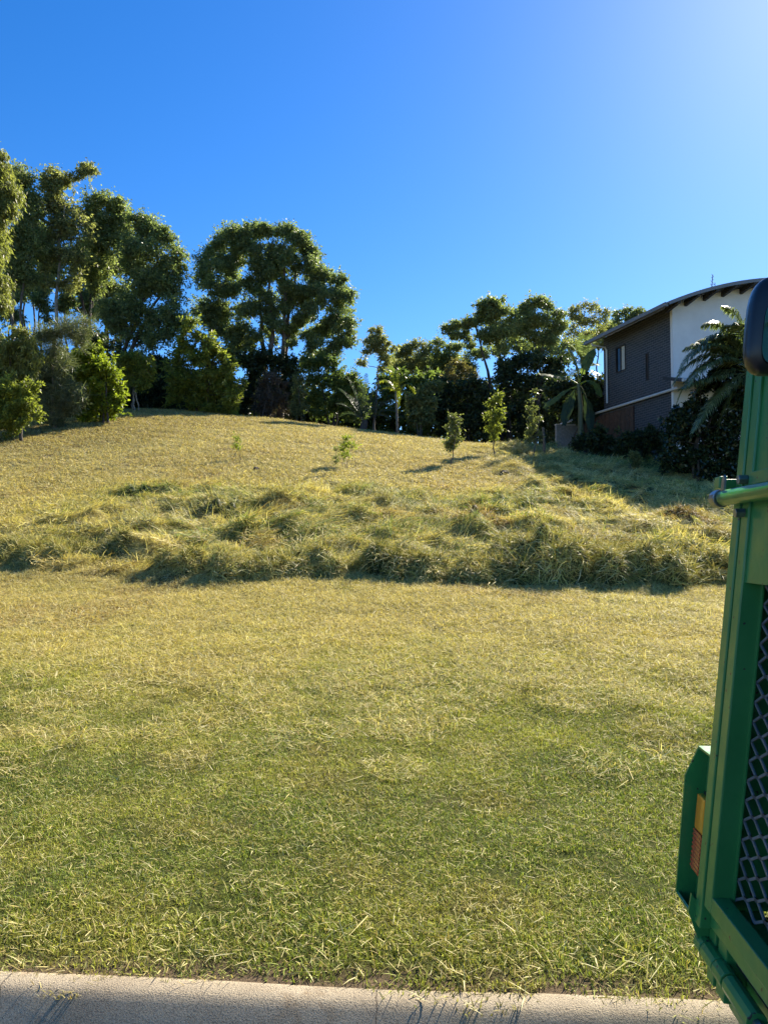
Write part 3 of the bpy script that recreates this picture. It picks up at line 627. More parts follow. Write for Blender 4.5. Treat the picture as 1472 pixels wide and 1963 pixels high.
tree('gum_tree', 'gum tree filling the stand behind the dark slender gum', 'tree', 45, 55, [(60, 430, 24), (40, 470, 26), (75, 500, 26), (30, 520, 26), (90, 540, 22), (55, 560, 24), (15, 480, 24), (80, 450, 22), (110, 510, 22), (5, 560, 24)], 'gum_dark', BARK_D, (5.6, 2.0), 1.0, .8, .13, stems=2, spread=.6, group=G1)
tree('gum_tree', 'gum tree filling the stand behind the broad domed gum', 'tree', 46, 215, [(180, 440, 24), (210, 450, 24), (240, 460, 24), (150, 480, 24), (190, 500, 26), (225, 510, 26), (260, 500, 22), (160, 535, 24), (200, 555, 26), (240, 560, 24), (175, 590, 20), (225, 600, 22)], 'gum', BARK_D, (5.6, 2.0), 1.0, .8, .13, stems=2, spread=.6, group=G1)
tree('weeping_shrub', 'drooping olive shrub at the left photo edge above the low bush', 'shrub', 28, 22, [(30, 665, 30), (55, 655, 22), (8, 690, 30), (65, 690, 22), (40, 635, 20), (-20, 660, 36), (30, 720, 28)], 'weep', BARK_M, (8, 1.6), .9, 2.0, .06, stems=3, spread=.4, group=G2)
tree('low_bush', 'low green bush at the left photo edge nearest the camera', 'shrub', 26.5, 38, [(10, 750, 26), (40, 765, 26), (15, 795, 26), (52, 740, 18), (45, 800, 18), (-25, 780, 36), (65, 780, 14)], 'bush', BARK_D, (6, 2.0), 1.0, .4, .07, group=G2)
tree('needle_wattle', 'feathery grey-green wattle with long needle leaves beside the lime shrub', 'shrub', 29, 102, [(98, 650, 24), (132, 632, 22), (162, 622, 16), (108, 690, 30), (85, 720, 26), (125, 740, 26), (150, 765, 20), (90, 770, 26), (115, 795, 18), (165, 660, 16), (75, 640, 18)], 'needle', BARK_P, (13, .75), 1.0, -.2, .08, group=G2, sub=.45)
tree('lime_shrub', 'rounded bright lime green shrub on the left edge of the mown slope', 'shrub', 30.5, 200, [(150, 690, 24), (180, 682, 24), (205, 705, 24), (222, 735, 22), (165, 715, 30), (195, 740, 28), (145, 735, 24), (180, 768, 24), (226, 765, 18), (210, 778, 18), (155, 770, 22)], 'lime', BARK_D, (6.5, 2.4), 1.15, .2, .06, stems=4, spread=.4, group=G2)
tree('small_tree', 'thin-stemmed small tree with pale trunk below the leaning gum', 'tree', 34.5, 262, [(258, 690, 22), (280, 700, 20), (245, 720, 18), (290, 725, 16), (265, 735, 18), (240, 690, 16)], 'bush', BARK_P, droop=.9, r0=.05, stems=3, spread=.5, group=G2)
tree('sunlit_bush', 'large yellow-green bush at the crest left of the big domed tree', 'shrub', 36.5, 385, [(362, 630, 22), (392, 655, 24), (420, 672, 22), (438, 695, 18), (352, 675, 26), (388, 700, 28), (425, 722, 26), (450, 742, 22), (335, 705, 22), (368, 735, 28), (408, 752, 26), (340, 745, 20), (440, 765, 16), (375, 765, 18)], 'bush', BARK_D, (6.2, 2.0), 1.1, .6, .08, stems=4, spread=.8, group=G2)
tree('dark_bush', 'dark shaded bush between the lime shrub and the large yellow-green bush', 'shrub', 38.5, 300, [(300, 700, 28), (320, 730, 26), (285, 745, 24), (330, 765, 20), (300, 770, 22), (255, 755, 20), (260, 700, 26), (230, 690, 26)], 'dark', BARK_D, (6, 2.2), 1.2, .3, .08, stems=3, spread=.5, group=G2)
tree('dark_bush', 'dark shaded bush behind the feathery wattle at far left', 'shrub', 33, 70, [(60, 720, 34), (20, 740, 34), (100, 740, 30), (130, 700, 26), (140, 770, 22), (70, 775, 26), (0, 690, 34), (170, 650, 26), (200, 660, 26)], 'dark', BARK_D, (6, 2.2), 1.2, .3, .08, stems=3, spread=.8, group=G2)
# --- big domed tree and its undergrowth
tree('domed_gum_tree', 'big solitary domed gum tree rising above the centre-left crest', 'tree', 44, 528, [(443, 452, 24), (415, 472, 24), (398, 502, 26), (390, 542, 26), (388, 585, 24), (478, 448, 24), (505, 438, 20), (532, 442, 20), (560, 445, 20), (580, 458, 22), (600, 486, 24), (470, 485, 28), (510, 482, 28), (550, 490, 28), (585, 515, 26), (615, 520, 22), (648, 535, 20), (664, 572, 20), (642, 582, 26), (668, 615, 18), (638, 620, 24), (670, 645, 14), (652, 655, 18), (612, 560, 26), (598, 598, 22), (440, 512, 26), (428, 555, 26), (455, 590, 22), (418, 598, 24), (505, 560, 16), (548, 545, 18), (470, 635, 22), (430, 635, 22), (400, 622, 18), (615, 638, 20), (638, 672, 16), (500, 525, 18), (450, 665, 20), (520, 600, 15), (484, 590, 20), (545, 592, 16), (578, 560, 22), (468, 548, 24), (560, 632, 14), (500, 645, 13), (592, 640, 17), (455, 632, 18), (530, 520, 22), (590, 585, 18), (512, 622, 15), (540, 628, 13), (574, 612, 17), (480, 662, 16), (560, 658, 13), (602, 668, 15), (520, 572, 17), (555, 570, 17), (612, 692, 14), (585, 692, 13), (440, 690, 16), (525, 660, 12)],
     'gum_dark', BARK_M, (5.2, 1.8), 1.5, .8, .26, stems=4, spread=1.0, fork=.3, group=G3)
tree('dark_bush', 'dark green undergrowth bush below the big domed tree', 'shrub', 43, 490, [(470, 690, 26), (492, 700, 26), (478, 740, 26), (510, 685, 22), (540, 695, 22), (465, 770, 20), (560, 700, 20), (530, 730, 26), (560, 735, 22)], 'dark', BARK_D, (5.5, 2.0), 1.2, .3, .07, stems=3, spread=.5, group=G4)
tree('bare_scrub', 'brownish half-bare scrub on the crest under the big domed tree', 'shrub', 41, 520, [(502, 742, 20), (522, 762, 20), (540, 740, 16), (495, 770, 16), (515, 725, 14), (545, 775, 14)], 'brown', BARK_M, (5, 1.4), .9, .2, .04, stems=5, spread=.5, group=G4, twig=9)
tree('pale_shrub', 'slim pale olive shrub right of the brownish scrub', 'shrub', 40.5, 572, [(570, 725, 14), (573, 748, 16), (580, 772, 15), (563, 775, 12)], 'pale', BARK_M, (4.6, 1.6), 1.1, .3, .04, stems=2, spread=.1, group=G4)
tree('green_bush', 'large soft green bush between the pale shrub and the spiky cycad', 'shrub', 42, 635, [(592, 702, 20), (615, 692, 20), (640, 700, 20), (640, 728, 28), (610, 735, 26), (655, 745, 24), (672, 722, 18), (685, 750, 20), (635, 768, 22), (602, 770, 20), (668, 778, 18), (690, 785, 16)], 'green', BARK_D, (5, 1.7), 1.25, .5, .07, stems=4, spread=.7, group=G4)
tree('slender_tree', 'slender young gum with thin bare stem behind the spiky cycad', 'tree', 40, 718, [(722, 632, 13), (736, 650, 13), (706, 652, 13), (728, 672, 15), (702, 680, 12), (744, 682, 12), (716, 660, 14), (690, 700, 11), (750, 665, 9), (735, 700, 10)], 'gum_olive', BARK_M, (4.8, 1.5), 1.1, .8, .07, fork=.62, group=G3)
tree('back_tree', 'olive tree far back just right of the slender young gum', 'tree', 52, 785, [(765, 672, 15), (785, 668, 16), (805, 662, 15), (778, 695, 18), (805, 690, 18), (760, 700, 15), (825, 672, 13), (800, 715, 18), (770, 720, 16)], 'gum_olive', BARK_M, (4.4, 1.5), 1.2, .7, .1, group=G3)
tree('back_tree', 'olive tree far back between two gaps of sky, left of the bent-armed gum', 'tree', 53, 850, [(835, 665, 14), (855, 662, 14), (845, 690, 18), (870, 685, 14), (825, 700, 16), (860, 712, 18), (838, 725, 18), (885, 668, 11)], 'gum', BARK_M, (4.4, 1.5), 1.2, .7, .1, group=G3)
tree('orange_shrub', 'orange-tipped shrub in front of the far trees', 'shrub', 46, 880, [(872, 700, 14), (890, 706, 14), (862, 716, 14), (905, 718, 12), (880, 725, 16)], 'orange', BARK_M, (4.4, 1.4), 1.2, .2, .06, group=G4)
tree('leafy_shrub', 'yellowish broad-leaved shrub right of the yellow palm', 'shrub', 41, 808, [(790, 765, 13), (815, 745, 15), (832, 735, 12), (812, 775, 16), (795, 795, 14), (830, 770, 12), (822, 800, 13)], 'pale', BARK_M, (6.5, 2.6), 1.0, .5, .04, stems=3, spread=.3, group=G4)
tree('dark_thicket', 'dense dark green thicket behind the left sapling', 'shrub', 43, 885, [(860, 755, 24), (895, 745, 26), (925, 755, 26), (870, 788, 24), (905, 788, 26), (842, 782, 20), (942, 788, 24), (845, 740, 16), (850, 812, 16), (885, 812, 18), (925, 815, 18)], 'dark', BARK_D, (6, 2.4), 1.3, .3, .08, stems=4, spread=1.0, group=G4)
tree('bent_gum_tree', 'gum tree with a long arm bent left, behind the saplings', 'tree', 46, 965, [(852, 632, 11), (868, 620, 12), (886, 622, 11), (870, 645, 10), (890, 640, 9), (922, 588, 17), (945, 578, 16), (935, 608, 20), (912, 618, 14), (965, 598, 17), (955, 630, 20), (930, 645, 16), (985, 625, 16), (905, 660, 12), (960, 662, 16)], 'gum', BARK_D, (5.0, 1.8), 1.6, .8, .16, stems=3, spread=.8, fork=.3, group=G3)
tree('gum_tree', 'gum tree with a flat broad crown right of the bent-armed gum', 'tree', 47, 1030, [(1005, 590, 14), (1025, 578, 15), (1048, 585, 15), (1070, 602, 15), (1012, 612, 20), (1040, 615, 20), (1065, 632, 17), (1000, 640, 18), (1030, 645, 18), (1055, 660, 14), (1080, 625, 12)], 'gum', BARK_D, (5.0, 1.8), 1.6, .8, .14, stems=2, spread=.6, fork=.3, group=G3)
tree('gum_tree', 'open airy gum tree far back beside the house roof', 'tree', 52, 1120, [(1095, 598, 13), (1115, 588, 12), (1138, 588, 12), (1160, 596, 12), (1105, 620, 15), (1130, 618, 15), (1155, 620, 13), (1090, 645, 14), (1118, 648, 14), (1145, 648, 12)], 'gum_olive', BARK_M, (4.4, 1.5), .9, .8, .13, stems=2, spread=.5, fork=.3, group=G3)
tree('gum_tree', 'gum tree mostly hidden behind the house roof', 'tree', 55, 1195, [(1180, 602, 12), (1200, 598, 12), (1222, 597, 11), (1190, 622, 14), (1215, 618, 13), (1240, 606, 11), (1175, 645, 14), (1205, 650, 16)], 'gum_dark', BARK_M, (4.4, 1.6), 1.2, .8, .13, group=G3)
tree('gum_tree', 'gum tree far behind, filling the sky between the bent-armed and flat-crowned gums', 'tree', 56, 990, [(975, 640, 16), (1000, 620, 14), (990, 660, 18), (1020, 668, 18), (960, 670, 18), (930, 675, 16), (905, 680, 15), (1045, 670, 16), (1070, 672, 16), (985, 600, 12), (1085, 655, 14)], 'gum_dark', BARK_D, (5, 1.9), 1.1, .6, .13, stems=2, spread=.6, group=G3)
tree('gum_tree', 'gum tree far behind, filling the sky between the airy gum and the house roof', 'tree', 57, 1130, [(1100, 660, 14), (1125, 640, 14), (1150, 630, 14), (1175, 625, 13), (1120, 670, 15), (1145, 660, 15), (1170, 650, 14), (1085, 685, 14), (1200, 630, 12)], 'gum', BARK_D, (5, 1.9), 1.1, .6, .13, group=G3)
tree('back_tree', 'olive tree far back filling the gap beside the slender young gum', 'tree', 55, 820, [(755, 690, 14), (775, 700, 16), (800, 695, 16), (820, 690, 14), (845, 685, 14), (865, 690, 14), (890, 690, 13), (905, 700, 14), (740, 712, 14), (815, 712, 16), (850, 712, 16), (880, 720, 14)], 'gum_dark', BARK_M, (5, 1.8), 1.1, .6, .1, group=G3)
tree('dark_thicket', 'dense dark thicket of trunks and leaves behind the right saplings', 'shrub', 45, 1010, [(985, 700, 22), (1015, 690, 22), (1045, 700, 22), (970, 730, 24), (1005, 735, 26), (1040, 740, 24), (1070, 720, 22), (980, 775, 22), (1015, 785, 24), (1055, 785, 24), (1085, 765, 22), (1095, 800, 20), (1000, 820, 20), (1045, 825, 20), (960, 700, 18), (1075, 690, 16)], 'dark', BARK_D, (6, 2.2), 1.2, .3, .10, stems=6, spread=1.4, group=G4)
# --- undergrowth behind everything, closing the view below the crowns
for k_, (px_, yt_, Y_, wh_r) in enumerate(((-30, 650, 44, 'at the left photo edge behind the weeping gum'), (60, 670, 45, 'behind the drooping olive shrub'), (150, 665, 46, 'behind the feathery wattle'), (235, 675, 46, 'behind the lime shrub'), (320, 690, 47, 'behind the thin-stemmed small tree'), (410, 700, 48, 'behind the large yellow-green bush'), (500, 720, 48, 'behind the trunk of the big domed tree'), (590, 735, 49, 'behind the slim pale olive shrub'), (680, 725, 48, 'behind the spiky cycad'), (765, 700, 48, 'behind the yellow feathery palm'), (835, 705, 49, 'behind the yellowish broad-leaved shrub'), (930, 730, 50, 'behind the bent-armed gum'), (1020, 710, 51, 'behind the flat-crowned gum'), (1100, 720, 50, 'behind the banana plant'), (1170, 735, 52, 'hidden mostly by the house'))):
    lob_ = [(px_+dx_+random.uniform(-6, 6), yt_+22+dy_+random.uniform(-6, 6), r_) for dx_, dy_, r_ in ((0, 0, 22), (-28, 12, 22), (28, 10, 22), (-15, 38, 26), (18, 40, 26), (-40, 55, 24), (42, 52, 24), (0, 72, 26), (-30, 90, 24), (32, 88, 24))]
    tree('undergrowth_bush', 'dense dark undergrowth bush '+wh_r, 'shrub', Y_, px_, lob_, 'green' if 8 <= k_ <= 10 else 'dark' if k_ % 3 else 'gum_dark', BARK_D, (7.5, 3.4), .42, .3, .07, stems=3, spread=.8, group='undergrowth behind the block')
# --- saplings on the slope
tree('sapling', 'bushy sapling standing alone on mown grass, leftmost of the three tall saplings', 'sapling', 26, 864, [(868, 795, 9), (875, 808, 11), (862, 820, 11), (878, 825, 10), (866, 840, 11), (858, 852, 9), (876, 845, 9), (862, 862, 8)], 'pale', BARK_M, (5.2, 2.0), .55, .3, .022, group=G5, depth=.4, fill=.5, shoot=.9)
tree('sapling', 'tallest dense sapling, middle one of the three tall saplings', 'sapling', 29.5, 949, [(950, 762, 10), (958, 770, 10), (942, 775, 10), (954, 788, 12), (940, 795, 11), (960, 800, 10), (948, 812, 12), (938, 822, 10), (957, 825, 11), (948, 836, 9)], 'bush', BARK_M, (4.8, 1.8), .75, .3, .03, group=G5, depth=.4, fill=.5, shoot=.9)
tree('sapling', 'thin sapling with yellow top leaves, rightmost of the three tall saplings', 'sapling', 29, 1020, [(1021, 750, 6), (1023, 768, 7), (1019, 785, 8), (1012, 800, 8), (1026, 805, 8), (1018, 820, 9), (1028, 832, 8), (1012, 835, 8), (1020, 845, 7)], 'pale', BARK_M, (4.6, 1.7), .6, .3, .022, group=G5, depth=.4, fill=.5, shoot=.9)
tree('sapling', 'small wispy green seedling left of the three tall saplings', 'sapling', 24, 663, [(660, 838, 9), (665, 850, 10), (655, 862, 9), (672, 862, 9), (664, 874, 9)], 'lime', BARK_M, (6, .9), .6, -1.2, .012, stems=4, spread=.12, group=G5, depth=.4, fill=.5, shoot=.9)
tree('sapling', 'thin faint seedling stalk at left centre of the mown slope', 'sapling', 24, 450, [(452, 838, 6), (450, 850, 7), (455, 860, 6)], 'lime', BARK_M, (6, .8), .3, -1.2, .010, stems=2, spread=.05, group=G5, depth=.4, fill=.5, shoot=.9)
tree('sapling', 'spindly bare seedling stalk just left of the wispy green seedling', 'sapling', 22.5, 640, [(642, 862, 5), (640, 880, 5), (644, 890, 5)], 'pale', BARK_M, (5, .8), 1.0, -1.0, .008, group=G5, depth=.4, fill=.5, shoot=.9)
# --- beside the house
tree('dark_small_tree', 'dark small tree in front of the low grey block wall beside the banana plant', 'tree', 36.5, 1092, [(1062, 760, 16), (1082, 742, 18), (1098, 775, 18), (1128, 755, 18), (1132, 790, 18), (1075, 785, 16), (1118, 725, 16), (1145, 735, 15), (1150, 775, 15), (1118, 808, 14), (1052, 735, 13)], 'dark', BARK_D, (6, 2.4), 1.6, .2, .06, stems=2, spread=.4, group=G6)
tree('dark_shrub', 'dark shrub in deep shade below the brick wall, left one', 'shrub', 31.5, 1140, [(1120, 842, 16), (1145, 835, 18), (1165, 845, 18), (1105, 855, 12), (1140, 862, 14), (1170, 868, 13)], 'dark', BARK_D, (6, 2.4), 1.2, .2, .05, stems=3, spread=.4, group=G6)
tree('dark_shrub', 'dark shrub in deep shade below the brick wall, right one', 'shrub', 30, 1220, [(1195, 845, 18), (1225, 838, 18), (1250, 830, 18), (1210, 868, 16), (1245, 862, 18), (1268, 850, 16), (1185, 872, 11)], 'dark', BARK_D, (6, 2.4), 1.2, .2, .05, stems=3, spread=.5, group=G6)
tree('small_shrub', 'small pale sunlit shrub at the edge of the shade below the house', 'shrub', 27.5, 1215, [(1210, 875, 9), (1220, 872, 8), (1216, 884, 9), (1226, 882, 7)], 'pale', BARK_M, (5, 1.8), 1.2, .2, .02, stems=3, spread=.2, group=G6)
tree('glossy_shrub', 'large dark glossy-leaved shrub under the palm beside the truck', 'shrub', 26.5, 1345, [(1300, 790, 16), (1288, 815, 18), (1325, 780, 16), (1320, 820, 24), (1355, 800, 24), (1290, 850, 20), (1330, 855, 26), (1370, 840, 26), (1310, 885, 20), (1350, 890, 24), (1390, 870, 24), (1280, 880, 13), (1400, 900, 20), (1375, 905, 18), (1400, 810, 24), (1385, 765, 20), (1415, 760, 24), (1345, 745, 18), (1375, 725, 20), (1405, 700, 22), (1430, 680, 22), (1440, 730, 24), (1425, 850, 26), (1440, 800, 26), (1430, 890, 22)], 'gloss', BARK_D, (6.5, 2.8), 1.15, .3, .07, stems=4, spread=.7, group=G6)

# ------------------------------------------------------------------ palms, cycad, banana
def frond(parent, Y, base, ctrl, tip, leaf, ll, n=44, dy=(0, 0, 0), wid=.035, droop=.5, rr=.016, vee=.5):
    a = P(*base, Y+dy[0]); b = P(*ctrl, Y+dy[1]); c = P(*tip, Y+dy[2]); g = np.random.default_rng(int(base[0]+tip[0]*3+tip[1]*7))
    p_ = bez(a, b, c, 14); V, F = tube(p_, np.linspace(rr, rr*.2, 14), 4)
    t = np.linspace(.14, .995, n); pc = a*((1-t)**2)[:, None]+2*b*(t*(1-t))[:, None]+c*(t*t)[:, None]
    d = 2*(b-a)*(1-t)[:, None]+2*(c-b)*t[:, None]; d /= np.linalg.norm(d, axis=1)[:, None]
    up = np.array((0, 0, 1.)); s = np.cross(d, up); s /= np.linalg.norm(s, axis=1)[:, None]+1e-6; nn = np.cross(s, d)
    VV = [V]; FF = [F]; off = len(V); RN = [np.full(len(F), .4)]
    for sg in (-1, 1):
        L = ll*(np.sin(math.pi*np.clip(t*.86+.12, 0, 1))**.6)*(.85+.3*g.random(n))
        q = d*.55+s*sg*.95+nn*vee+g.normal(0, .10, (n, 3)); q[:, 2] -= droop*.35; q /= np.linalg.norm(q, axis=1)[:, None]
        q2 = q.copy(); q2[:, 2] -= droop; q2 /= np.linalg.norm(q2, axis=1)[:, None]
        w = d*wid*.5; m1 = pc+q*(L*.5)[:, None]; e = m1+q2*(L*.5)[:, None]
        v = np.stack((pc-w*.6, pc+w*.6, m1+w, m1-w, e), 1).reshape(-1, 3); o = np.arange(n)[:, None]*5+off
        VV.append(v); off += len(v); FF.append(o+np.array([[0, 1, 2, 3]])); RN.append(g.random(n))
        FF.append(np.concatenate((o+np.array([[3, 2, 4]]), (o[:, :1]+4)), 1)[:, :3]); RN.append(RN[-1])
    Q = [f_ for f_ in FF if f_.shape[1] == 4]; T3 = [f_ for f_ in FF if f_.shape[1] == 3]
    rn = np.concatenate([r for r, f_ in zip(RN, FF) if f_.shape[1] == 4]+[r for r, f_ in zip(RN, FF) if f_.shape[1] == 3])
    o = np.array(parent.location)
    return link('frond', np_mesh('frond', np.concatenate(VV)-o, [np.concatenate(Q), np.concatenate(T3)], LF[leaf], {'rnd': ('FACE', 'FLOAT', rn.astype(np.float32))}), parent)
def stem(parent, Y, pts, rad, mat, name='trunk', n=9):
    p_ = np.array([P(a, b, Y) for a, b in pts]); p_[0][2] = min(p_[0][2], hz(p_[0][0], p_[0][1])-.05); o = np.array(parent.location)
    q = np.concatenate([p_[i_]+(p_[i_+1]-p_[i_])*np.linspace(0, 1, 5)[:-1, None] for i_ in range(len(p_)-1)]+[p_[-1:]])
    V, F = tube(q-o, np.interp(np.linspace(0, 1, len(q)), np.linspace(0, 1, len(rad)), rad), n)
    return link(name, np_mesh(name, V, F, mat, None, True), parent)
def base_empty(name, px, Y): x_ = X(px, Y); return empty(name, (x_, Y, hz(x_, Y)))

e = base_empty('cycad', 700, 39.5); tag(e, 'spiky grey-green cycad fanning out on the crest beside the slender gum', 'cycad', G4)
stem(e, 39.5, [(695, 828), (700, 806)], [.20, .16], BARK_D)
for bx_, tx, ty in ((-4, 648, 745), (-3, 665, 722), (-2, 683, 712), (0, 702, 716), (1, 726, 728), (2, 742, 745), (3, 756, 768), (3, 758, 790), (-4, 645, 775), (-4, 652, 800), (0, 692, 740), (1, 718, 752), (2, 735, 772), (-3, 668, 760), (2, 748, 805)):
    g = random.uniform(-.9, .9); frond(e, 39.5, (700+bx_, 806), ((700+tx)/2+(tx-700)*.12, (806+ty)/2-18), (tx, ty), 'cycad', .30, 40, (0, g*.6, g), .022, .15, .012, .7)
e = base_empty('yellow_palm', 762, 42); tag(e, 'yellow-green feathery palm behind the cycad', 'palm', G4)
stem(e, 42, [(762, 825), (760, 780), (758, 750)], [.07, .06, .05], BARK_P)
for cx_, cy_, tx, ty in ((745, 712, 722, 735), (760, 700, 735, 712), (775, 695, 790, 730), (785, 710, 800, 765), (750, 720, 715, 760), (770, 715, 780, 775), (765, 720, 762, 790), (790, 730, 802, 790), (755, 695, 765, 722)):
    g = random.uniform(-1, 1); frond(e, 42, (758, 758), (cx_, cy_), (tx, ty), 'palmy', .34, 30, (0, g*.6, g), .045, .9, .014, .1)
PY = 25.9
e = base_empty('feather_palm', 1425, PY); tag(e, 'tall feather palm with arching silvery fronds in front of the white wall', 'palm', G6)
stem(e, PY, [(1428, 915), (1434, 820), (1436, 715)], [.14, .10, .08], BARK_D)
for base, ctrl, tip in (((1422, 700), (1432, 600), (1384, 588)), ((1420, 705), (1375, 590), (1322, 690)), ((1418, 708), (1350, 615), (1300, 715)), ((1418, 712), (1340, 650), (1296, 775)), ((1420, 714), (1360, 690), (1312, 790)), ((1424, 702), (1470, 590), (1500, 650)), ((1420, 716), (1380, 720), (1345, 810)), ((1422, 706), (1405, 620), (1360, 660)), ((1426, 706), (1480, 640), (1520, 740)), ((1424, 716), (1440, 720), (1460, 800)), ((1416, 716), (1350, 720), (1305, 745)), ((1420, 716), (1395, 740), (1372, 835)), ((1420, 704), (1385, 640), (1335, 655)), ((1420, 708), (1365, 660), (1318, 740)), ((1421, 704), (1420, 610), (1395, 625)), ((1419, 712), (1370, 700), (1330, 760)), ((1420, 706), (1390, 600), (1345, 625)), ((1420, 708), (1340, 640), (1288, 740)), ((1420, 712), (1375, 740), (1325, 830)), ((1419, 710), (1360, 640), (1310, 670)), ((1420, 714), (1410, 750), (1405, 840))):
    g = random.uniform(-1, 1); frond(e, PY, (base[0]+14, base[1]), ctrl, tip, 'palm', .62, 90, (0, g*.5, g*.9), .046, .75, .024, .25)
def broad_leaf(parent, Y, base, ctrl, tip, w, leaf, dy=(0, 0, 0), fold=.35, nm='leaf'):
    a = P(*base, Y+dy[0]); b = P(*ctrl, Y+dy[1]); c = P(*tip, Y+dy[2]); n = 18; p_ = bez(a, b, c, n); t = np.linspace(0, 1, n)
    d = np.gradient(p_, axis=0); d /= np.linalg.norm(d, axis=1)[:, None]; s = np.cross(d, (0, -.45, 1.)); s /= np.linalg.norm(s, axis=1)[:, None]
    ww = w*np.where(t < .22, .05, np.sin(math.pi*np.clip((t-.2)/.82, 0, 1))**.55+.04); g = np.random.default_rng(int(tip[0]))
    dn = np.array((0, 0, -1.)); L_ = p_+s*ww[:, None]+dn*(ww*fold)[:, None]+g.normal(0, .02, (n, 3)); R_ = p_-s*ww[:, None]+dn*(ww*fold)[:, None]+g.normal(0, .02, (n, 3))
    V = np.concatenate((L_, p_, R_)); i_ = np.arange(n-1); F = np.concatenate((np.stack((i_, i_+1, i_+n+1, i_+n), 1), np.stack((i_+n, i_+n+1, i_+2*n+1, i_+2*n), 1)))
    tv, tf = tube(p_-np.array((0, 0, .012)), np.linspace(.035, .008, n), 5); F = np.concatenate((F, tf+len(V))); V = np.concatenate((V, tv))
    return link(nm, np_mesh(nm, V-np.array(parent.location), F, LF[leaf], {'rnd': ('FACE', 'FLOAT', np.where(np.arange(len(F)) < 2*(n-1), g.random(len(F))*.5+.2, .9).astype(np.float32))}, True), parent)
e = base_empty('banana_plant', 1108, 34); tag(e, 'banana plant with long pale-ribbed leaves left of the house', 'banana plant', G6)
stem(e, 34, [(1112, 858), (1112, 780), (1108, 735)], [.14, .11, .07], plain('banana_stem', (.10, .11, .05), .6))
for base, ctrl, tip, w, lf in (((1106, 735), (1075, 715), (1030, 716), .24, 'green'), ((1108, 732), (1110, 700), (1086, 662), .10, 'pale'), ((1110, 734), (1122, 690), (1138, 668), .24, 'green'), ((1106, 740), (1070, 750), (1042, 782), .22, 'green'), ((1112, 736), (1140, 715), (1152, 760), .22, 'green'), ((1108, 738), (1090, 760), (1080, 815), .22, 'dark'), ((1112, 740), (1132, 770), (1130, 825), .22, 'dark')):
    broad_leaf(e, 34, base, ctrl, tip, w, lf, (0, random.uniform(-.4, .4), random.uniform(-.9, .5)))
e = base_empty('fan_palm', 1128, 37); tag(e, 'fan-leaved palm rising behind the banana plant beside the house', 'palm', G6)
stem(e, 37, [(1126, 845), (1125, 760), (1122, 705)], [.14, .12, .10], BARK_D)
for tx, ty in ((1085, 690), (1092, 660), (1112, 640), (1132, 642), (1142, 662), (1146, 700), (1090, 720), (1105, 675), (1128, 668), (1082, 735), (1150, 730)):
    g = random.uniform(-.8, .8); frond(e, 37, (1122, 708), ((1122+tx)/2, (708+ty)/2-12), (tx, ty), 'palm', .42, 26, (0, g*.5, g), .05, .45, .014, .3)

# ------------------------------------------------------------------ house on the right
m, t_, b_ = new_mat('dark_brick'); co_ = objco(t_)
sx = nd(t_, 'ShaderNodeSeparateXYZ'); t_.links.new(co_, sx.inputs[0]); cb = nd(t_, 'ShaderNodeCombineXYZ')
t_.links.new(sx.outputs[1], cb.inputs[0]); t_.links.new(sx.outputs[2], cb.inputs[1])
br = nd(t_, 'ShaderNodeTexBrick'); t_.links.new(cb.outputs[0], br.inputs['Vector'])
for k_, v_ in (('Scale', 1.0), ('Mortar Size', .009), ('Brick Width', .30), ('Row Height', .105), ('Mortar Smooth', .2), ('Bias', 0.0)): br.inputs[k_].default_value = v_
br.inputs['Color1'].default_value = (.040, .043, .049, 1); br.inputs['Color2'].default_value = (.062, .062, .066, 1); br.inputs['Mortar'].default_value = (.17, .17, .175, 1)
t_.links.new(br.outputs['Color'], b_.inputs['Base Color']); b_.inputs['Roughness'].default_value = .6
inv = nd(t_, 'ShaderNodeMath', operation='SUBTRACT'); inv.inputs[0].default_value = 1.0; t_.links.new(br.outputs['Fac'], inv.inputs[1]); bump(t_, b_, inv.outputs[0], .8, .012)
M_BRICK = m
M_RENDER = plain('white_render', (.80, .79, .77), .8, var=.04, vscale=2, bumps=.15, bscale=80)
M_FASCIA = plain('grey_fascia', (.20, .20, .20), .5, var=.06)
M_ROOF = plain('roof_metal', (.30, .31, .31), .4, metal=.3, var=.06)
M_DARKW = plain('dark_timber', (.05, .045, .042), .7, var=.2)
M_WHITE = plain('white_gutter_paint', (.62, .62, .60), .5, var=.05)
M_BROWN = plain('brown_timber', (.10, .055, .035), .7, var=.25, vscale=8)
M_CURT = plain('curtain', (.62, .60, .52), .9, var=.1, vscale=14)
m, t_, b_ = new_mat('dark_glass'); b_.inputs['Base Color'].default_value = (.012, .014, .017, 1); b_.inputs['Roughness'].default_value = .06
M_GLASS = m
M_BLOCK = plain('grey_block', (.26, .27, .28), .9, var=.15, vscale=10, bumps=.3)
HA = R(15.4); HX, HY, HZ = 11.64, 31.0, 4.3
house = empty('house', (HX, HY, HZ), HA); tag(house, 'two-storey house with dark brick side, white front and curved roof behind the truck', 'house')
def zr(x): return 12.62-.0315*(x-6.2)**2-HZ      # curved roof underside, local
UP0 = 7.85-HZ
mb = MB()                                          # dark brick side, upper storey (with window openings left free)
def wall_with_holes(mb, y0, y1, z0, z1, x0, x1, holes):
    ys = sorted({y0, y1, *[h[0] for h in holes], *[h[1] for h in holes]})
    for a, b in zip(ys[:-1], ys[1:]):
        hs = sorted([(h[2], h[3]) for h in holes if h[0] <= a+1e-6 and h[1] >= b-1e-6]); z = z0
        for h0, h1 in hs: mb.box(x0, x1, a, b, z, h0); z = h1
        mb.box(x0, x1, a, b, z, z1)
w1 = (3.18, 3.98, 9.45-HZ, 10.62-HZ); w2 = (1.48, 1.68, 8.62-HZ, 9.82-HZ)
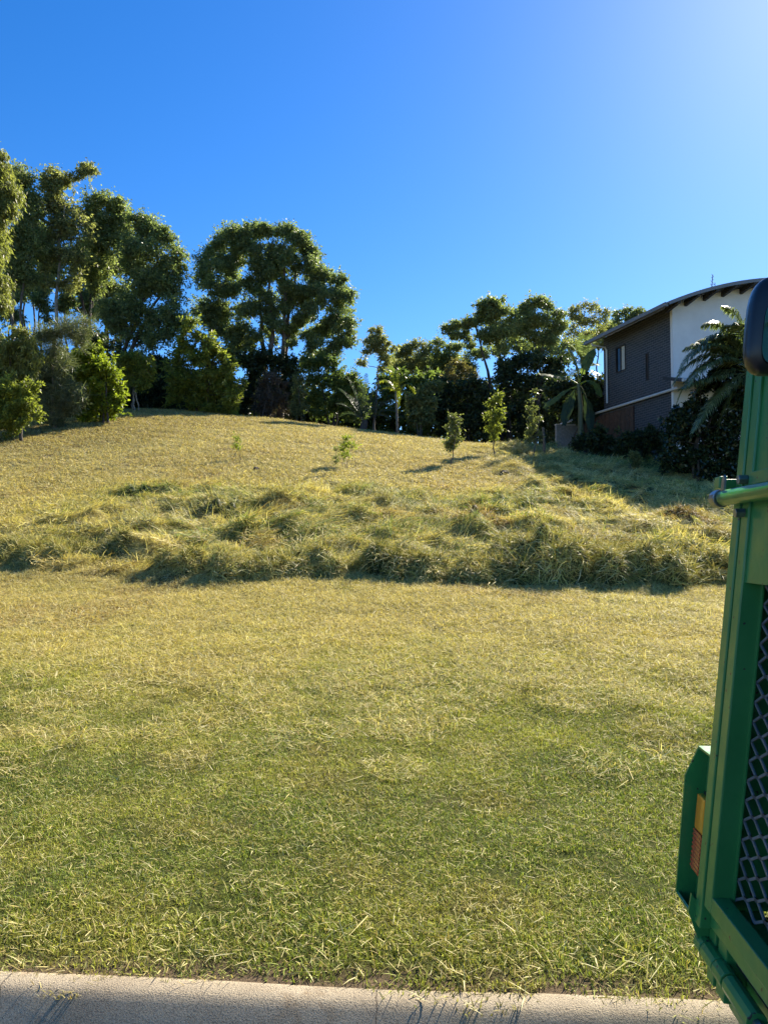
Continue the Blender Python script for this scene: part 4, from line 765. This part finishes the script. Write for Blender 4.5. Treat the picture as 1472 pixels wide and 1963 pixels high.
wall_with_holes(mb, 0, 5.0, UP0, zr(0)-.06, -.002, .22, [w1, w2]); mb.build('upper_brick_wall', M_BRICK, house)
mb = MB(); mb.box(.02, .24, .02, 5.2, -1.2, UP0-.02); mb.build('lower_brick_wall', M_BRICK, house)
mb = MB(); mb.box(.9, 1.1, 5.0, 9.5, -1.2, UP0+1.9); mb.build('rear_brick_wall', M_BRICK, house)
# front wall follows the curve of the roof
xs = np.linspace(.0, 10.5, 22); mb = MB()
poly = [(0, -1.2)]+[(10.5, -1.2)]+[(x_, zr(x_)-.05) for x_ in xs[::-1]]
mb.prism(poly, -.16, -.012, 'y'); mb.build('white_front_wall', M_RENDER, house)
mb = MB(); mb.box(10.3, 10.5, 0, 4.8, -1.2, zr(10.4)-.1); mb.box(.23, 10.5, 4.8, 5.0, UP0, zr(0)-.2); mb.build('far_wall', M_RENDER, house)
# roof: curved sheet with overhangs
xs = np.linspace(-.78, 13.2, 34); mb = MB()
poly = [(x_, zr(x_)+.02) for x_ in xs]+[(x_, zr(x_)+.10) for x_ in xs[::-1]]
mb.prism(poly, -1.05, 5.3, 'y'); roof = mb.build('roof', M_ROOF, house)
mb = MB(); poly = [(x_, zr(x_)-.05) for x_ in xs]+[(x_, zr(x_)+.085) for x_ in xs[::-1]]
mb.prism(poly, -1.085, -1.052, 'y'); mb.build('fascia', M_FASCIA, roof)
mb = MB(); poly = [(x_, zr(x_)-.0) for x_ in xs[:30]]+[(x_, zr(x_)+.018) for x_ in xs[:30][::-1]]
mb.prism(poly, -1.04, 5.2, 'y'); mb.build('soffit', M_DARKW, roof)
mb = MB(); mb.box(-.93, -.785, -1.0, 5.2, zr(-.78)-.09, zr(-.78)+.06); mb.build('eave_gutter', M_FASCIA, roof)
for x_ in (-.35, .55, 1.45, 2.35, 3.25, 4.15, 5.05):   # rafter ends under the front overhang
    mb = MB(); zz = zr(x_)
    mb.prism([(-1.02, zz-.10), (-.17, zz-.26), (-.17, zz-.02), (-1.02, zz-.02)], x_, x_+.13, 'x'); mb.build('rafter_end', M_DARKW, roof)
def window(name, y0, y1, z0, z1, mull, curtain):
    f = MB(); d = .045
    f.box(-.03, .10, y0, y0+d, z0, z1); f.box(-.03, .10, y1-d, y1, z0, z1); f.box(-.03, .10, y0+d, y1-d, z0, z0+d); f.box(-.03, .10, y0+d, y1-d, z1-d, z1)
    if mull: f.box(-.025, .08, (y0+y1)/2-.02, (y0+y1)/2+.02, z0+d, z1-d)
    o = f.build(name, M_DARKW, house)
    for k_, (a, b) in enumerate(((y0+d, (y0+y1)/2-.02), ((y0+y1)/2+.02, y1-d)) if mull else ((y0+d, y1-d),)):
        g_ = MB(); g_.box(.03, .04, a, b, z0+d, z1-d); g_.build('pane', M_CURT if (curtain and k_ == 0) else M_GLASS if curtain else M_BROWN, o)
    return o
window('window', *w1, True, True); window('slot_window', *w2, False, False)
# pipes and the long white gutter of the lower storey
mb = MB(); mb.tube([(-.11, -.6, UP0+.03), (-.11, 9.0, UP0+.03)], .06, 8); mb.build('lower_gutter', M_WHITE, house)
for yy, zt, zb in ((4.62, zr(-.78)-.12, UP0+.35),):
    mb = MB(); mb.tube([(-.86, yy, zt), (-.80, yy, zt-.10), (-.16, yy, zt-.16), (-.08, yy, zt-.28), (-.08, yy, zb)], .045, 7); mb.build('downpipe', M_WHITE, house)
mb = MB(); mb.prism([(-1.6, UP0+.10), (-1.6, UP0+.02), (-.17, UP0+.42), (-.17, UP0+.55)], -.5, 5.5, 'x'); po = mb.build('porch_roof', M_DARKW, house)
mb = MB(); mb.tube([(-.65, -1.62, UP0+.10), (5.5, -1.62, UP0+.10)], .07, 8); mb.build('porch_gutter', M_WHITE, po)
for k_, yy in enumerate(np.arange(2.6, 6.4, .32)):        # brown timber boards of the lower storey
    mb = MB(); mb.box(-.06, .015, yy, yy+.29, -1.0, UP0-.12-.02*(k_ % 2)); mb.build('timber_board', M_BROWN, house)
for yy in (6.6, 7.5, 8.4, 9.2):
    mb = MB(); mb.box(-.14, -.02, yy, yy+.11, -1.0, UP0-.04); mb.build('post', M_DARKW, house)
mb = MB(); mb.box(.3, .4, 5.3, 9.4, -1.0, UP0); mb.build('undercroft_wall', M_DARKW, house)
# low block wall in the shade
e = empty('garden_wall', (X(1085, 38), 38, hz(X(1085, 38), 38)), R(12)); tag(e, 'low grey block wall with a pale cap left of the house', 'wall', G6)
zb = P(1085, 816, 38)[2]-e.location[2]
for r_ in range(5):
    for c_ in range(4):
        o_ = .2*(r_ % 2); mb = MB(); mb.box(-.5+c_*.4+o_, -.11+c_*.4+o_, -.09, .09, zb-1.0+r_*.2, zb-.81+r_*.2); mb.build('block', M_BLOCK, e, .008)
mb = MB(); mb.box(-.52, 1.32, -.11, .11, zb+.004, zb+.06); mb.build('cap', plain('pale_cap', (.5, .5, .5), .8), e)
mb = MB(); mb.box(-.51, 1.31, -.075, .075, -.4, zb); mb.build('mortar_core', M_BLOCK, e)

# TV antenna on the roof
ax = np.array(Matrix.Rotation(HA, 3, 'Z') @ Vector((3.0, 1.2, 0)))+np.array((HX, HY, 0)); az_ = zr(3.0)+HZ+.09
ant = empty('tv_antenna', (ax[0], ax[1], az_)); tag(ant, 'thin metal TV antenna standing on the curved roof', 'antenna')
M_ALU = plain('antenna_metal', (.30, .30, .31), .35, metal=.8, var=.05)
mb = MB(); mb.tube([(.14, 0, -.05), (.14, 0, .62)], .016, 6); mb.build('mast', M_ALU, ant)
p0 = np.array((-.07, -.05, .02)); p1 = np.array((.10, .10, 1.0)); mb = MB(); mb.tube([p0, p1], .018, 6); mb.build('boom', M_ALU, ant)
mb = MB(); mb.tube([(.14, 0, .54), tuple(p0+(p1-p0)*.55)], .011, 5); mb.build('bracket', M_ALU, ant)
for k_, f_ in enumerate((.06, .2, .34, .5, .66, .82, .96)):
    q = p0+(p1-p0)*f_; h_ = .13-.05*f_; mb = MB(); mb.tube([q+np.array((-h_, -.10, .025)), q+np.array((h_, .10, -.025))], .013, 5); mb.build('element', M_ALU, ant)

# timber stake and clods on the slope
mb = MB(); mb.tube([(0, 0, -.2), (.02, 0, .5), (-.02, 0, 1.15)], [.06, .055, .045], 8)
o = mb.build('timber_stake', BARK_M); x_ = X(1043, 30); o.location = (x_, 30, hz(x_, 30)); tag(o, 'weathered timber stake at the grass edge right of the saplings', 'stake')
def clod(px, Y, r, label):
    bm = bmesh.new(); bmesh.ops.create_icosphere(bm, subdivisions=3, radius=r)
    for v in bm.verts:
        n_ = float(fbm(np.array([v.co.x*9/r*.12+px]), np.array([v.co.y*9/r*.12+v.co.z*7/r*.12]), 5)[0]); v.co *= .55+.9*n_; v.co.z *= .75
    me = bpy.data.meshes.new('soil_clod'); bm.to_mesh(me); bm.free(); me.materials.append(MATS['clod_soil']); x_ = X(px, Y)
    o = link('soil_clod', me); o.location = (x_, Y, hz(x_, Y)+r*.3); tag(o, label, 'clod', 'dark clods lying on the slope')
plain('clod_soil', (.045, .032, .024), .95, var=.3, vscale=20, bumps=.8, bscale=60)
clod(968, 24.2, .14, 'dark clod of earth on the mown slope between the first two saplings')
clod(490, 22.6, .09, 'small dark clod of earth left of the spindly seedling stalk')

# ------------------------------------------------------------------ green tip truck at the right edge (rear end)
m, t_, b_ = new_mat('truck_green'); co_ = objco(t_)
g1 = ramp(t_, noise(t_, 4, 5, .6, co_), [(.3, (.030, .195, .050)), (.7, (.046, .250, .066))])
scr = ramp(t_, noise(t_, 38, 2, .5, co_), [(.695, (0, 0, 0)), (.72, (1, 1, 1))])
t_.links.new(mixc(t_, scr, g1, (.035, .030, .026)), b_.inputs['Base Color'])
t_.links.new(ramp(t_, noise(t_, 15, 4, .6, co_), [(.3, (.28,)*3), (.7, (.48,)*3)]), b_.inputs['Roughness']); b_.inputs['Coat Weight'].default_value = .25; b_.inputs['Coat Roughness'].default_value = .15
bump(t_, b_, noise(t_, 25, 3, .5, co_), .06, .01)
M_TG = m
M_STEEL = plain('worn_steel', (.33, .33, .34), .38, metal=.9, var=.2, vscale=30)
M_MESH = plain('mesh_steel', (.17, .18, .185), .6, metal=.1, var=.2, vscale=14)
M_BLACK = plain('black_plastic', (.018, .017, .020), .32, var=.15, vscale=10)
M_RUBBER = plain('tyre_rubber', (.02, .02, .02), .85, var=.2)
M_DK = plain('interior_shade', (.012, .016, .015), .8)  # near-black colour standing in for shade inside the tray
m, t_, b_ = new_mat('amber_lens'); b_.inputs['Base Color'].default_value = (.75, .28, .02, 1); b_.inputs['Roughness'].default_value = .25; b_.inputs['Coat Weight'].default_value = .5; M_AMB = m
m, t_, b_ = new_mat('red_lens'); b_.inputs['Base Color'].default_value = (.55, .09, .04, 1); b_.inputs['Roughness'].default_value = .25; b_.inputs['Coat Weight'].default_value = .5; M_RED = m
m, t_, b_ = new_mat('mirror_glass'); b_.inputs['Base Color'].default_value = (.25, .30, .28, 1); b_.inputs['Metallic'].default_value = 1; b_.inputs['Roughness'].default_value = .12; M_MIR = m
TX, TY = .943, 2.2
truck = empty('tip_truck', (TX, TY, 0), YAW); tag(truck, 'green steel tip truck parked at the kerb, its rear tailgate cut by the photo edge', 'truck')
RK = .112
def K2(a, b, z): return (a+.0775*(z-.9)+.015, b, z)
def K(a, b, z): return (a+RK*(z-1.23), b, z)         # the tailgate leans forward as it rises
W = 1.95; ZB, ZT = .60, 2.30
def tb(name, mat, *bs, par=truck, bev=.004, T=K):
    mb = MB()
    for q in bs: mb.box(*q, T=T)
    return mb.build(name, mat, par, bev)
# corner posts and gate frame
tb('corner_post', M_TG, (0, .07, -.048, 0, .55, ZT)); tb('corner_post', M_TG, (0, .07, -W, -W+.048, .55, ZT))
gate = tb('tailgate_frame', M_TG, (.004, .068, -.104, -.053, ZB+.015, ZT-.04), (.004, .068, -W+.053, -W+.104, ZB+.015, ZT-.04), (.004, .05, -W+.104, -.104, ZB+.015, ZB+.06), (.004, .05, -W+.104, -.104, ZT-.09, ZT-.04))
tb('upper_panel', M_TG, (.012, .034, -W+.104, -.104, 1.50, ZT-.09), par=gate, bev=0)
tb('panel_rib', M_TG, (-.004, .012, -W+.104, -.104, 1.765, 1.80), par=gate, bev=.002)
tb('mesh_border', M_TG, (.056, .060, -.116, -.104, ZB+.06, 1.50), par=gate, bev=0)
# expanded steel mesh: diamond strands
mb = MB(); lw, sw, st = .125, .052, .0046; b0, b1, z0, z1 = -W+.106, -.106, ZB+.06, 1.50
nb = int((b1-b0)/lw); nz = int((z1-z0)/sw)
for r_ in range(nz*2+1):
    zc = z0+r_*sw/2
    for c_ in range(nb+1):
        bc = b1-c_*lw-(lw/2 if r_ % 2 else 0)
        for sg in (1, -1):
            pa = (bc, zc); pb = (bc-lw*.5, zc+sg*sw*.5)
            if pb[0] < b0 or not (z0-.001 <= pb[1] <= z1+.001): continue
            if r_ % 2 == 1 and False: continue
            # bend: flat near the knot, steep between
            k1 = (pa[0]-lw*.06, pa[1]); k2 = (pb[0]+lw*.06, pb[1])
            for (q0, q1) in ((pa, k1), (k1, k2), (k2, pb)):
                dz_ = st if q0[1] == q1[1] else st*.85
                x0_, x1_ = .062, .0665
                tw0 = .0
                vv = [K(x0_, q0[0], q0[1]-dz_), K(x0_+tw0, q1[0], q1[1]-dz_), K(x0_+tw0, q1[0], q1[1]+dz_), K(x0_, q0[0], q0[1]+dz_),
                      K(x1_, q0[0], q0[1]-dz_), K(x1_+tw0, q1[0], q1[1]-dz_), K(x1_+tw0, q1[0], q1[1]+dz_), K(x1_, q0[0], q0[1]+dz_)]
                mb.add(vv, [[0, 1, 2, 3], [7, 6, 5, 4], [0, 4, 5, 1], [3, 2, 6, 7]])
mb.build('expanded_mesh', M_MESH, gate)
# sill, hinge knuckles, rear beam
tb('sill', M_TG, (-.035, .10, -W, .0, .555, ZB), bev=.006, T=K2)
tb('rear_beam', M_TG, (.035, .11, -W, -.02, .33, .553), bev=.006, T=K2)
tb('beam_gusset', M_TG, (-.022, .033, -.135, -.075, .40, .553), bev=.004, T=K2); tb('beam_gusset', M_TG, (-.022, .033, -W+.08, -W+.14, .40, .553), bev=.004, T=K2)
tb('beam_gusset', M_TG, (-.022, .033, -.055, -.005, .40, .553), bev=.004, T=K2)
for b_0, b_1 in ((.02, -.03), (-.034, -.12), (-.124, -.19), (-.2, -.36), (-.5, -.62), (-.9, -1.0), (-1.4, -1.55), (-1.8, -1.92)):
    mb = MB(); mb.tube([K2(-.030, b_0, .485), K2(-.030, b_1, .485)], .026, 12); mb.build('hinge_knuckle', M_TG, truck, .003)
mb = MB(); mb.tube([K2(-.030, .05, .485), K2(-.030, -W, .485)], .013, 8); mb.build('hinge_pin', M_STEEL, truck)
# lamp guard at the kerb-side corner with amber and red lenses
gd = MB(); pts = [(.012, 1.00), (-.020, .915), (-.014, .575), (.055, .47), (.09, .47), (.09, 1.00)]
gd.prism(pts, .122, .130, 'y', T=K); guard = gd.build('lamp_guard', M_TG, truck)
def strip(p, q, b0_, b1_, th=.006):
    mb = MB(); (a0, z0_), (a1, z1_) = p, q
    dx, dz_ = a1-a0, z1_-z0_; l = math.hypot(dx, dz_); nx, nz_ = -dz_/l*th, dx/l*th
    mb.prism([(a0, z0_), (a1, z1_), (a1+nx, z1_+nz_), (a0+nx, z0_+nz_)], b0_, b1_, 'y', T=K); return mb
strip((.09, 1.002), (.012, 1.002), .001, .129).build('guard_top', M_TG, guard)
strip((-.014, .575), (.055, .47), .001, .121).build('guard_bottom', M_TG, guard)
mb = MB(); mb.prism([(-.014, .625), (-.017, .575), (.04, .445), (.075, .46), (.06, .53)], -.004, .004, 'y', T=K); mb.build('guard_gusset', M_TG, guard)
tb('lamp_plate', M_TG, (.04, .048, .001, .121, .50, .998), par=guard, bev=0)
tb('lamp_body', M_BLACK, (.028, .04, .02, .095, .655, .88), par=guard, bev=.002)
tb('amber_lens', M_AMB, (.008, .028, .022, .092, .775, .875), par=guard, bev=.006)
tb('red_lens', M_RED, (.008, .028, .022, .092, .66, .772), par=guard, bev=.006)
# locking bar with latch collar, tab and bolt
mb = MB(); mb.tube([K(-.035, -.02, 1.735), K(-.035, -W+.02, 1.735)], .022, 14); mb.build('locking_bar', M_TG, truck, smooth_shade=True)
mb = MB()
mb.tube([K(-.035, .035, 1.735), K(-.035, -.005, 1.735)], .026, 14); mb.tube([K(-.035, .052, 1.735), K(-.035, .038, 1.735)], .018, 10); mb.build('latch_collar', M_STEEL, truck, .002)
tb('latch_tab', M_TG, (-.040, -.018, .015, .060, 1.765, 1.80), (-.035, .01, .0, .014, 1.755, 1.79), bev=.003)
mb = MB(); mb.prism([(-.012, 1.755), (.012, 1.755), (.010, 1.79), (0, 1.80), (-.010, 1.79)], -.046, -.040, 'x', T=lambda a, b, c: K(a, b-.03, c)); mb.build('latch_lug', M_STEEL, truck)
for zz, bb in ((1.690, -.075), (1.782, -.075)):
    mb = MB(); mb.tube([K(-.022, bb, zz), K(.004, bb, zz)], .014, 6); mb.build('bolt', M_STEEL, truck, .002)
mb = MB()
for zz in np.arange(.668, .77, .0125): mb.box(.0065, .0082, .024, .090, zz, zz+.006, T=K)
mb.build('red_lens_ribs', M_RED, guard)['kind'] = 'stuff'
# black mirror pod bolted to the top of the gate
pod = MB(); nu, nv = 20, 14; cp = np.array((-.020, -.235, 2.165)); ra, rb, rz_ = .075, .040, .128
VV = []
for a_i in range(nv+1):
    ph = -math.pi/2+math.pi*a_i/nv
    for b_i in range(nu):
        th = 2*math.pi*b_i/nu; sg = lambda v, e_: math.copysign(abs(v)**e_, v)
        VV.append((cp[0]+ra*sg(math.cos(ph), .5)*sg(math.cos(th), .55), cp[1]+rb*sg(math.cos(ph), .5)*sg(math.sin(th), .55), cp[2]+rz_*sg(math.sin(ph), .6)))
pod.add([K(*v) for v in VV], [[a_i*nu+b_i, a_i*nu+(b_i+1) % nu, (a_i+1)*nu+(b_i+1) % nu, (a_i+1)*nu+b_i] for a_i in range(nv) for b_i in range(nu)])
po = pod.build('mirror_housing', M_BLACK, truck, smooth_shade=True)
mb = MB(); poly = [(cp[0]+.012+ra*.80*math.copysign(abs(math.cos(q))**.5, math.cos(q)), cp[2]-.025+rz_*.66*math.copysign(abs(math.sin(q))**.5, math.sin(q))) for q in np.linspace(0, 2*math.pi, 29)[:-1]]
mb.prism(poly, cp[1]-rb-.003, cp[1]-rb+.006, 'y', T=K); mb.build('mirror_glass', M_MIR, po)
mb = MB(); mb.tube([K(cp[0]+.04, cp[1], cp[2]-.1), K(.03, cp[1]+.05, cp[2]-.16)], .014, 8); mb.build('mirror_arm', M_BLACK, po)
# tray body, chassis and wheels (mostly out of frame)
tb('side_panel', M_TG, (.075, 3.2, -.045, -.004, ZB, ZT), bev=.004); tb('side_panel', M_TG, (.075, 3.2, -W+.004, -W+.045, ZB, ZT), bev=.004)
tb('front_panel', M_TG, (3.2, 3.24, -W+.004, -.004, ZB, ZT)); tb('tray_floor', M_DK, (.07, 3.2, -W+.05, -.05, .50, ZB-.01)); tb('added_light_cover', M_DK, (.08, 3.2, -W+.05, -.05, ZT-.05, ZT-.02))  # cover is added, to keep daylight from the tray behind the mesh
tb('added_shade_plate', M_DK, (.5, .52, -W+.05, -.05, ZB, ZT-.06))  # added dark plate, gives the shade seen through the mesh
for bb in (-.55, -1.4): tb('chassis_rail', M_BLACK, (.15, 4.6, bb-.04, bb+.04, .34, .49))
for sg, bb in ((1, -.16), (-1, -W+.16)):
    wh = MB(); wh.tube([(1.15, bb-.10, .36), (1.15, bb-.085, .36), (1.15, bb+.085, .36), (1.15, bb+.10, .36)], [.30, .36, .36, .30], 28); wo = wh.build('wheel', M_RUBBER, truck)
    wh = MB(); wh.tube([(1.15, bb-.105, .36), (1.15, bb+.105, .36)], [.2, .2], 20); wh.build('rim', M_STEEL, wo)
mb = MB(); mb.box(3.5, 5.2, -W+.02, -.02, .45, 1.25); mb.prism([(3.5, 1.252), (5.15, 1.252), (4.9, 2.15), (3.5, 2.2)], -W+.08, -.08, 'y'); mb.build('cab', M_TG, truck, .03)
for bb in (-.16, -W+.16):
    wh = MB(); wh.tube([(4.4, bb-.10, .36), (4.4, bb-.085, .36), (4.4, bb+.085, .36), (4.4, bb+.10, .36)], [.30, .36, .36, .30], 28); wo = wh.build('wheel', M_RUBBER, truck)
    wh = MB(); wh.tube([(4.4, bb-.105, .36), (4.4, bb+.105, .36)], [.2, .2], 20); wh.build('rim', M_STEEL, wo)
